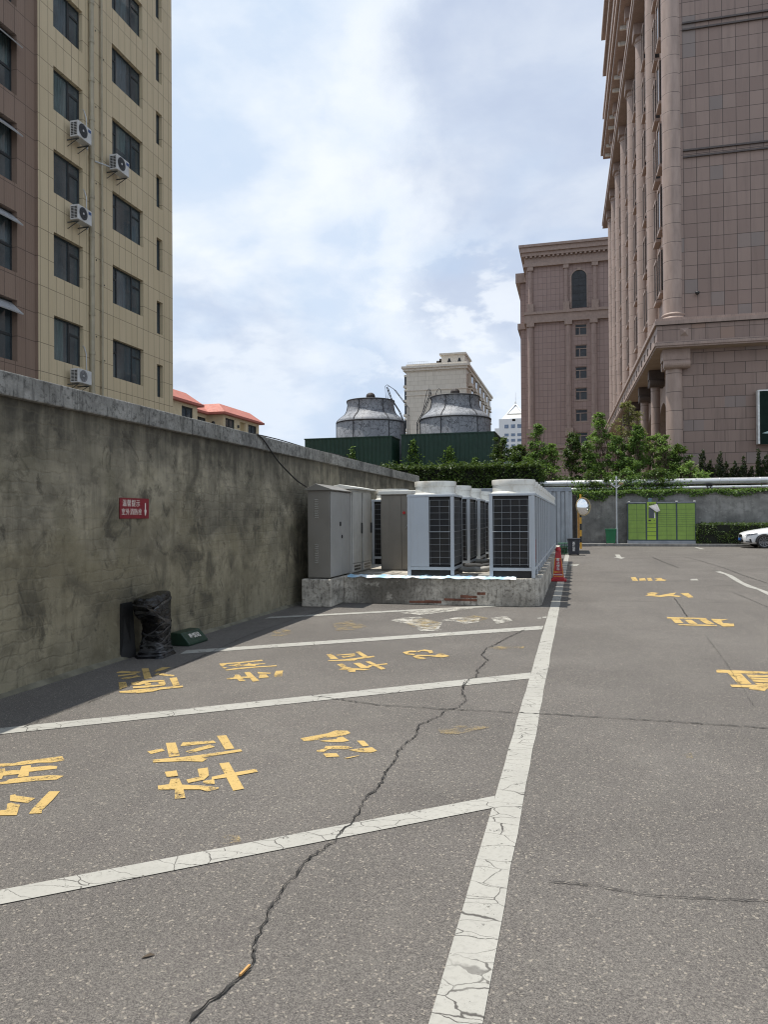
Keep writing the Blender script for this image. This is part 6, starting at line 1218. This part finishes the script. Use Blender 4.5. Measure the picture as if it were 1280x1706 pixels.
# ------------------------------------------------------------------ white hotel tower far away
m_hot = simple("white_tower_render", (.66, .67, .68), .8, 0, var=.05)
ht = empty("white_tower", "distant white tower block with a pyramid roof and mast", "building", (-34.8, 350, 0))
MB().box(0, 25, 0, 18, 0, 47.3).box(-2.4, 0, 4, 16, 0, 43.5).build("wall", m_hot, ht)
rf_ = MB(); bx0, bx1, bz = 1.2, 13.2, 47.3; ax, az = 7.1, 55.8
rf_.extrude([(bx0, .5, bz), (bx1 + .8, .5, bz), (ax + .9, 8, az - 1.4), (ax - .9, 8, az - 1.4)], (0, .6, 0)); rf_.extrude([(bx0, 17, bz), (bx1, 17, bz), (ax, 9, az)], (0, -.6, 0)); rf_.extrude([(bx0, .5, bz), (bx0, 17, bz), (ax, 8.5, az)], (.6, 0, 0)); rf_.extrude([(bx1, .5, bz), (bx1, 17, bz), (ax, 8.5, az)], (-.6, 0, 0)); rf_.build("pyramid_roof", m_hot, ht)
sp_ = MB(); sp_.cyl((ax, 8.5, az - 1), (ax, 8.5, az + 5), .16, .08, n=6)
for dx, dy in ((-1.2, -1.2), (1.2, -1.2), (1.2, 1.2), (-1.2, 1.2)): sp_.cyl((ax + dx, 8.5 + dy, az - 2.4), (ax, 8.5, az + 1.2), .12, n=5)
sp_.build("mast", m_hot, ht); MB().box(4.0, 10.5, .1, .7, bz + 1.8, bz + 2.4).box(6.2, 7.6, .0, .6, bz - 1.2, bz - .2).build("roof_band", simple("tower_cream", (.72, .68, .58), .8), ht)
for k in range(13):
    for j in range(6):
        x = 2.6 + j * 2.95 if True else 0; z = 44.0 - k * 2.55 - (1.2 if k else 0)
        MB().box(x, x + 1.9, -.06, .02, z - 1.15, z + (.6 if k == 0 else .15)).build("window", glass_dark("tower_glass", (.06, .085, .13), .05) if not MATS.get('tg') else MATS['tg'], ht)
        MATS['tg'] = bpy.data.materials['tower_glass']

# ------------------------------------------------------------------ brown stone building on the right
st1, st2 = (.240, .170, .142), (.305, .222, .185); jn = (.062, .045, .038)
m_tup = tile("stone_slabs", st1, st2, jn, .747, .845, 0, .016, 'xz', u0=.32, v0=.14, odd=(.20, .18, .17), dirty=.3)
m_tlo = tile("stone_blocks", st1, st2, jn, 1.17, .68, .5, .016, 'xz', u0=.1, v0=.06, odd=(.22, .19, .18), dirty=.45)
m_tfr = tile("frieze_slabs", st1, st2, jn, .80, .72, .0, .014, 'xz', u0=.18, v0=.2, odd=(.27, .17, .12), dirty=.6)
m_tsd = tile("stone_slabs_side", st1, st2, jn, .747, .845, 0, .016, 'yz', u0=.32, v0=.14, dirty=.3)
m_col = ringed("column_stone", (.385, .29, .245), jn, 1.14)
m_st = simple("plain_stone", (.325, .24, .20), .6, 0, var=.14, scale=2, dirt=(.14, .10, .09), damt=.45, stretch=(2, 2, .25))
m_soff = simple("soffit_stone", (.34, .26, .20), .8, 0, var=.15, scale=1)
pk = empty("stone_building", "big brown stone building with round columns on the right", "building", (5.3, 48, 0), R(1.0))
# front, above and below the entablature
F = lambda y: (lambda u, z, d: (u, y + d, z))
MB().wall(F(.22), .6, 34, 13.3, 57).build("upper_wall", m_tup, pk)
MB().wall(F(.42), .9, 34, 2.0, 11.75).build("lower_wall", m_tlo, pk)
hv = [(1.0 + 8, 1)]
cols = [.58, 6.9, 13.9, 21.7, 29.7, 37.5, 44.2, 50.6]
holes = []
for a, b_ in zip(cols, cols[1:]):
    mid = (a + b_) / 2; wv = min(1.15, (b_ - a) * .15)
    for c in (mid - wv * 1.15, mid + wv * 1.15):
        for k in range(6): holes.append((c - wv * .62, c + wv * .62, 15.9 + 4.02 * k, 18.5 + 4.02 * k))
S = lambda x: (lambda u, z, d: (x + d, u, z))
MB().wall(S(.36), .22, 55.2, 13.3, 41, holes, .35).build("side_wall", m_tsd, pk)
m_pkgl = glass_dark("stone_window_glass", (.014, .016, .018), .06)
for i, (a, b_, z0, z1) in enumerate(holes):
    wo = MB().box(.08, .40, a, b_, z0, z1).build("window", m_pkgl, pk)
    sr = MB(); o = .14; xo = .14
    sr.box(.03, .40, b_, b_ + o, z0 - o, z1 + o); sr.box(.03, .40, a, b_, z1, z1 + o); sr.box(.0, .40, a - .10, b_ + o, z0 - o * 1.3, z0); sr.box(.03, .075, a, a + .10, z0, z1)
    sr.build("surround", m_st, wo)
for i, y in enumerate(cols):
    big = i == 0; r = .58 if big else .55; x = .58 if big else .30; yy = .58 if big else y; top = 57 if big else 40.2
    c = MB().lathe([(r, 13.9), (r, 26), (r, top)], x, yy, 32).build("column", m_col, pk, smooth=True)
    MB().lathe([(r + .14, 13.45), (r + .20, 13.52), (r + .20, 13.62), (r + .10, 13.70), (r + .06, 13.74), (r + .13, 13.80), (r + .12, 13.88), (r + .02, 13.95)], x, yy, 32).build("column_base", m_st, c, smooth=True)
    if not big: MB().lathe([(r + .02, 38.9), (r + .10, 39.0), (r + .02, 39.1)], x, yy, 24).box(x - .72, x + .6, yy - .72, yy + .72, 39.35, 40.2).build("capital", m_st, c)
# entablature over the portico
en = MB(); en.box(-.52, 34, -.52, .25, 12.06, 13.06).build("frieze", m_tfr, pk)
q = MB(); q.box(-.52, .75, .25, 55.4, 12.06, 13.06); q.build("side_frieze", m_st, pk)
q = MB()
for z0, z1, o in ((13.06, 13.30, .66), (13.30, 13.45, .58), (11.96, 12.06, .60), (11.80, 11.96, .68), (11.70, 11.80, .60)):
    q.box(-o, 34, -o, .24, z0, z1); q.box(-o, .74, .24, 55.5, z0, z1)
q.build("moulding", m_st, pk)
q = MB(); q.quad((-.55, -.5, 11.698), (34, -.5, 11.698), (34, 2.4, 11.698), (-.55, 2.4, 11.698)); q.quad((-.55, 2.4, 11.698), (2.4, 2.4, 11.698), (2.4, 55.4, 11.698), (-.55, 55.4, 11.698)); q.build("soffit", m_soff, pk)
q = MB(); q.box(-.60, 34, -.60, -.5, 13.03, 13.075); q.build("joint_shadow_line", simple("joint_dark", (.05, .04, .036), .8), pk)  # dark sealant strip, also painting in the shadow line under the moulding
q = MB(); q.box(-.64, 34, -.64, -.5, 11.93, 11.985); q.build("joint_shadow_line", simple("joint_dark", (.05, .04, .036), .8), pk)  # dark sealant strip, also deepening the lower shadow line
dm = MB()
for x in (.78,):
    a, b_, z0, z1 = x, x + .48, 12.33, 12.83; i = len(dm.v); dm.v += [(a, -.522, z0), (b_, -.522, z0), (b_, -.522, z1), (a, -.522, z1), ((a + b_) / 2, -.70, (z0 + z1) / 2)]; dm.f += [(i, i + 1, i + 4), (i + 1, i + 2, i + 4), (i + 2, i + 3, i + 4), (i + 3, i, i + 4)]
dm.build("diamond_boss", m_st, pk)
dn = MB(); y = .6
while y < 55: dn.box(-.56, -.52, y, y + .28, 12.3, 12.72); y += 1.9
dn.build("side_boss", simple("boss_dark", (.09, .068, .06), .7), pk)
# string courses on the front
q = MB()
for z in (23.36, 23.76, 31.12, 31.52): q.box(1.17, 34, .10, .22, z - .05, z + .05)
q.build("string_course", simple("string_dark", (.085, .068, .062), .6), pk)
# portico columns, capitals, arched wall behind
for i, y in enumerate(cols[:5]):
    x, yy = (.56, .5) if i == 0 else (.22, y); r = .49 if i == 0 else .31
    c = MB().lathe([(r, 2.0), (r, 7), (r * .97, 10.55)], x, yy, 30).build("portico_column", m_col, pk, smooth=True)
    k = MB(); e = 1.0 if i == 0 else .66
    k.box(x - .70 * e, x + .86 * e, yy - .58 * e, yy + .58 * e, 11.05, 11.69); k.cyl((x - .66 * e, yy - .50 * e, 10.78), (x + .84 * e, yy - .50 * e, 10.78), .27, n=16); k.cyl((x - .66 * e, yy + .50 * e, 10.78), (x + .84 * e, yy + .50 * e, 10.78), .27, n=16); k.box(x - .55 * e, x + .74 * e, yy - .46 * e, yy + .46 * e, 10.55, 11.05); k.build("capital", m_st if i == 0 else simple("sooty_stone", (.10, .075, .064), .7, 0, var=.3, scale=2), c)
arch_h = []
mbw = MB(); Pw = S(1.15); y_prev = .45
for a, b_ in zip(cols[:5], cols[1:6]):
    m_ = (a + b_) / 2; hw = (b_ - a) * .36; zc = 7.4; n = 16
    pts_l = [(m_ - hw, 2.0), (m_ - hw, zc)] + [(m_ - hw * math.cos(math.pi * t / n), zc + hw * math.sin(math.pi * t / n)) for t in range(1, n)] + [(m_ + hw, zc), (m_ + hw, 2.0)]
    # wall either side of and above the arch
    for (u0, z0), (u1, z1) in zip(pts_l, pts_l[1:]):
        if u1 > u0 + 1e-6: mbw.quad(Pw(u0, z0, 0), Pw(u1, z1, 0), Pw(u1, 11.7, 0), Pw(u0, 11.7, 0))
        mbw.quad(Pw(u0, z0, 0), Pw(u1, z1, 0), Pw(u1, z1, .6), Pw(u0, z0, .6))
    mbw.quad(Pw(y_prev, 2, 0), Pw(m_ - hw, 2, 0), Pw(m_ - hw, 11.7, 0), Pw(y_prev, 11.7, 0)); y_prev = m_ + hw
mbw.quad(Pw(y_prev, 2, 0), Pw(55, 2, 0), Pw(55, 11.7, 0), Pw(y_prev, 11.7, 0))
mbw.build("arcade_wall", m_st, pk)
MB().box(1.72, 1.78, .5, 55, 2, 11.6).build("arcade_glass", m_pkgl, pk)
MB().box(.80, 1.14, .8, 2.6, 2.0, 7.6).build("portico_pier", m_st, pk)
# main cornice and stepped attic
q = MB(); q.box(-.70, 1.2, -.7, 56, 40.6, 41.0); q.box(-.62, 1.2, -.6, 55.9, 40.2, 40.6); q.box(-.45, 1.2, -.5, 55.8, 41.0, 41.4); q.build("main_cornice", m_st, pk)
q = MB(); q.box(.25, 30, .6, 52, 41, 48); q.build("attic_wall", m_st, pk)
q = MB(); q.box(-.6, 30, -.6, 45.5, 48.2, 66); q.build("upper_block", m_st, pk)
for z0, z1, o, ye in ((46.9, 47.6, .80, 50.2), (47.6, 48.2, 1.05, 50.8), (50.6, 51.2, .95, 47.5), (55.4, 56.0, .95, 46.6), (60.2, 60.9, 1.05, 47.2)): MB().box(-o, 30, -o, ye, z0, z1).build("attic_cornice", m_st, pk)
for y in cols[:-1]:
    p_ = MB().cyl((.12, y, 41.4), (.12, y, 45.9), .34, n=16).build("attic_column", m_col, pk, smooth=True, auto=True)
    MB().box(-.38, .3, y - .48, y + .48, 45.9, 46.9).build("capital", m_st, p_)
    for dy in (2.2, 4.6): MB().box(-.62, .25, y + dy - .10, y + dy + .10, 46.55, 46.9).build("eaves_bracket", m_lid, pk)
MB().quad((.36, 55.2, 2), (30, 55.2, 2), (30, 55.2, 41), (.36, 55.2, 41)).build("rear_wall", m_tup, pk)
dc = empty("dome_camera", "small black dome camera on the brown stone wall right of the corner column", "camera", (7.16, 48.20, 15.0))
MB().cyl((0, .06, .05), (0, -.16, .05), .05, n=10).build("arm", m_black, dc); MB().lathe([(0, -.12), (.09, -.09), (.13, -.01), (.13, .05), (.1, .08), (0, .09)], 0, -.2, 16).build("dome", m_black, dc, smooth=True)

# ------------------------------------------------------------------ far wing of the stone building
KX, KZ = 130 / 120, 130 / 120
zx_ = lambda z: 1.6 + (z - 1.6) * KZ
wg = empty("stone_wing", "brown stone wing with an arched window standing beyond the columned facade", "building", (0, 130, 0))
m_w = tile("wing_slabs", (.31, .222, .196), (.34, .247, .22), (.15, .108, .095), .72, 1.02, 0, .03, 'xz', u0=.3, v0=.3, dirty=.25)
m_wc = ringed("wing_pilaster", (.33, .24, .208), (.16, .12, .10), 1.7)
xl, xr = -7.5 * KX, 16
wins = [(-.02 * KX, 1.83 * KX, zx_(a), zx_(b_)) for a, b_ in ((29.9, 31.67), (26.48, 28.4), (23.1, 25.0), (19.75, 21.7), (16.4, 18.32), (12.9, 14.75))]
ar_ = (-.46 * KX, 1.83 * KX, zx_(34.2), zx_(39.0))
MB().wall(F(0), xl, xr, 2, zx_(41.1), wins + [ar_], .35).quad((xl, 0, 2), (xl, 20, 2), (xl, 20, 44), (xl, 0, 44)).build("wall", m_w, wg)
for i, (a, b_, c, d) in enumerate(wins):
    f = MB(); t = .12
    f.box(a - .18, b_ + .18, -.06, .1, c - .2, c); f.box(a, a + t, .12, .2, c, d); f.box(b_ - t, b_, .12, .2, c, d); f.box(a + t, b_ - t, .12, .2, d - t, d); f.box(a + t, b_ - t, .12, .2, c, c + t); f.box(a + t, b_ - t, .13, .19, c + (d - c) * .66, c + (d - c) * .72); f.box(a + (b_ - a) * .36, a + (b_ - a) * .42, .13, .19, c + t, c + (d - c) * .66)
    fo = f.build("window", m_st, wg); MB().box(a, b_, .2, .24, c, d).build("pane", m_farglass, fo)
    cu_ = MB()
    for s_ in range(10): u = a + (b_ - a) * (.3 + .065 * s_); cu_.box(u, u + .05, .192, .199, c + .1, c + (d - c) * .6)
    cu_.build("blind", simple("blind_grey", (.10, .11, .12), .7), fo)
a, b_, c, d = ar_
mw = (a + b_) / 2; rw_ = (b_ - a) / 2
pts = [(mw + rw_ * math.cos(math.pi * k / 18), d + rw_ * math.sin(math.pi * k / 18) * .95) for k in range(19)]
f = MB(); f.poly([(a, -.03, c)] + [(b_, -.03, c)] + [(u, -.03, z) for u, z in pts]); fo = f.build("arched_window", m_farglass, wg)
q = MB()
ri = [(b_, c)] + pts + [(a, c)]; cx_ = mw
for (u0, z0), (u1, z1) in zip(ri, ri[1:]):
    e0 = 1.17; q.extrude([(u0, -.14, z0), (u1, -.14, z1), (mw + (u1 - mw) * e0, -.14, z1 + (z1 - d) * .17 if z1 > d else z1), (mw + (u0 - mw) * e0, -.14, z0 + (z0 - d) * .17 if z0 > d else z0)], (0, .15, 0))
q.box(mw - .3, mw + .3, -.25, 0, d + rw_ * .9, d + rw_ * 1.25); q.build("arch_frame", m_st, fo)
q = MB(); q.box(mw - .04, mw + .04, -.06, -.02, c, d + rw_ * .9)
for k in range(1, 5): q.box(a, b_, -.06, -.02, c + (d - c) * k / 4.2, c + (d - c) * k / 4.2 + .07)
q.build("glazing_bar", simple("dark_bar", (.02, .022, .026), .5), fo)
q = MB()
for z0, z1, o in ((44.05, 44.44, 1.3), (43.3, 44.05, 1.05), (42.75, 43.3, .75), (41.6, 42.75, .25), (41.1, 41.6, .55)): q.box(xl - o * .85, xr, -o, 18, zx_(z0), zx_(z1))
q.build("cornice", m_st, wg)
q = MB(); x = xl
while x < 10: q.box(x, x + .35, -.70, -.2, zx_(42.5), zx_(42.78)); x += .75
q.build("dentil", m_st, wg)
for L in (((33.55, 33.95, .55), (32.5, 33.55, .35), (32.2, 32.5, .5)), ((12.3, 12.75, .45),), ((11.2, 11.6, .5),)):
    q = MB()
    for z0, z1, o in L: q.box(xl - o * .7, xr, -o, 18, zx_(z0), zx_(z1))
    q.build("band_course", m_st, wg)
def pil(x0, x1, z0, z1):
    xa, xb = x0 * KX, x1 * KX; r = (xb - xa) / 2; xm = (xa + xb) / 2
    p = MB().lathe([(r, zx_(z0 + 1.2)), (r, zx_(z1 - .6))], xm, 0, 18).build("pilaster", m_wc, wg, smooth=True)
    MB().box(xa - .18, xb + .18, -r - .18, .1, zx_(z0), zx_(z0 + 1.25)).build("pedestal", m_st, p); MB().box(xa - .12, xb + .12, -r - .12, .1, zx_(z1 - .6), zx_(z1)).build("capital", m_st, p)
for x0, x1 in ((-7.15, -6.45), (-1.61, -.97), (2.72, 3.42)): pil(x0, x1, 33.95, 41.1)
for x0, x1 in ((-7.3, -6.35), (-1.45, -.55), (2.35, 3.3)): pil(x0, x1, 14.2, 32.2)
MB().box(xl - 1.6, 5, 9, 30, 2, zx_(41.6)).build("rear_block", m_w, wg)
q = MB(); q.box(xl - 2.4, 5, 8.4, 30, zx_(41.3), zx_(42.9)); q.box(xl - 2.1, 5, 8.6, 30, zx_(33.4), zx_(34.4)); q.build("rear_cornice", m_st, wg)
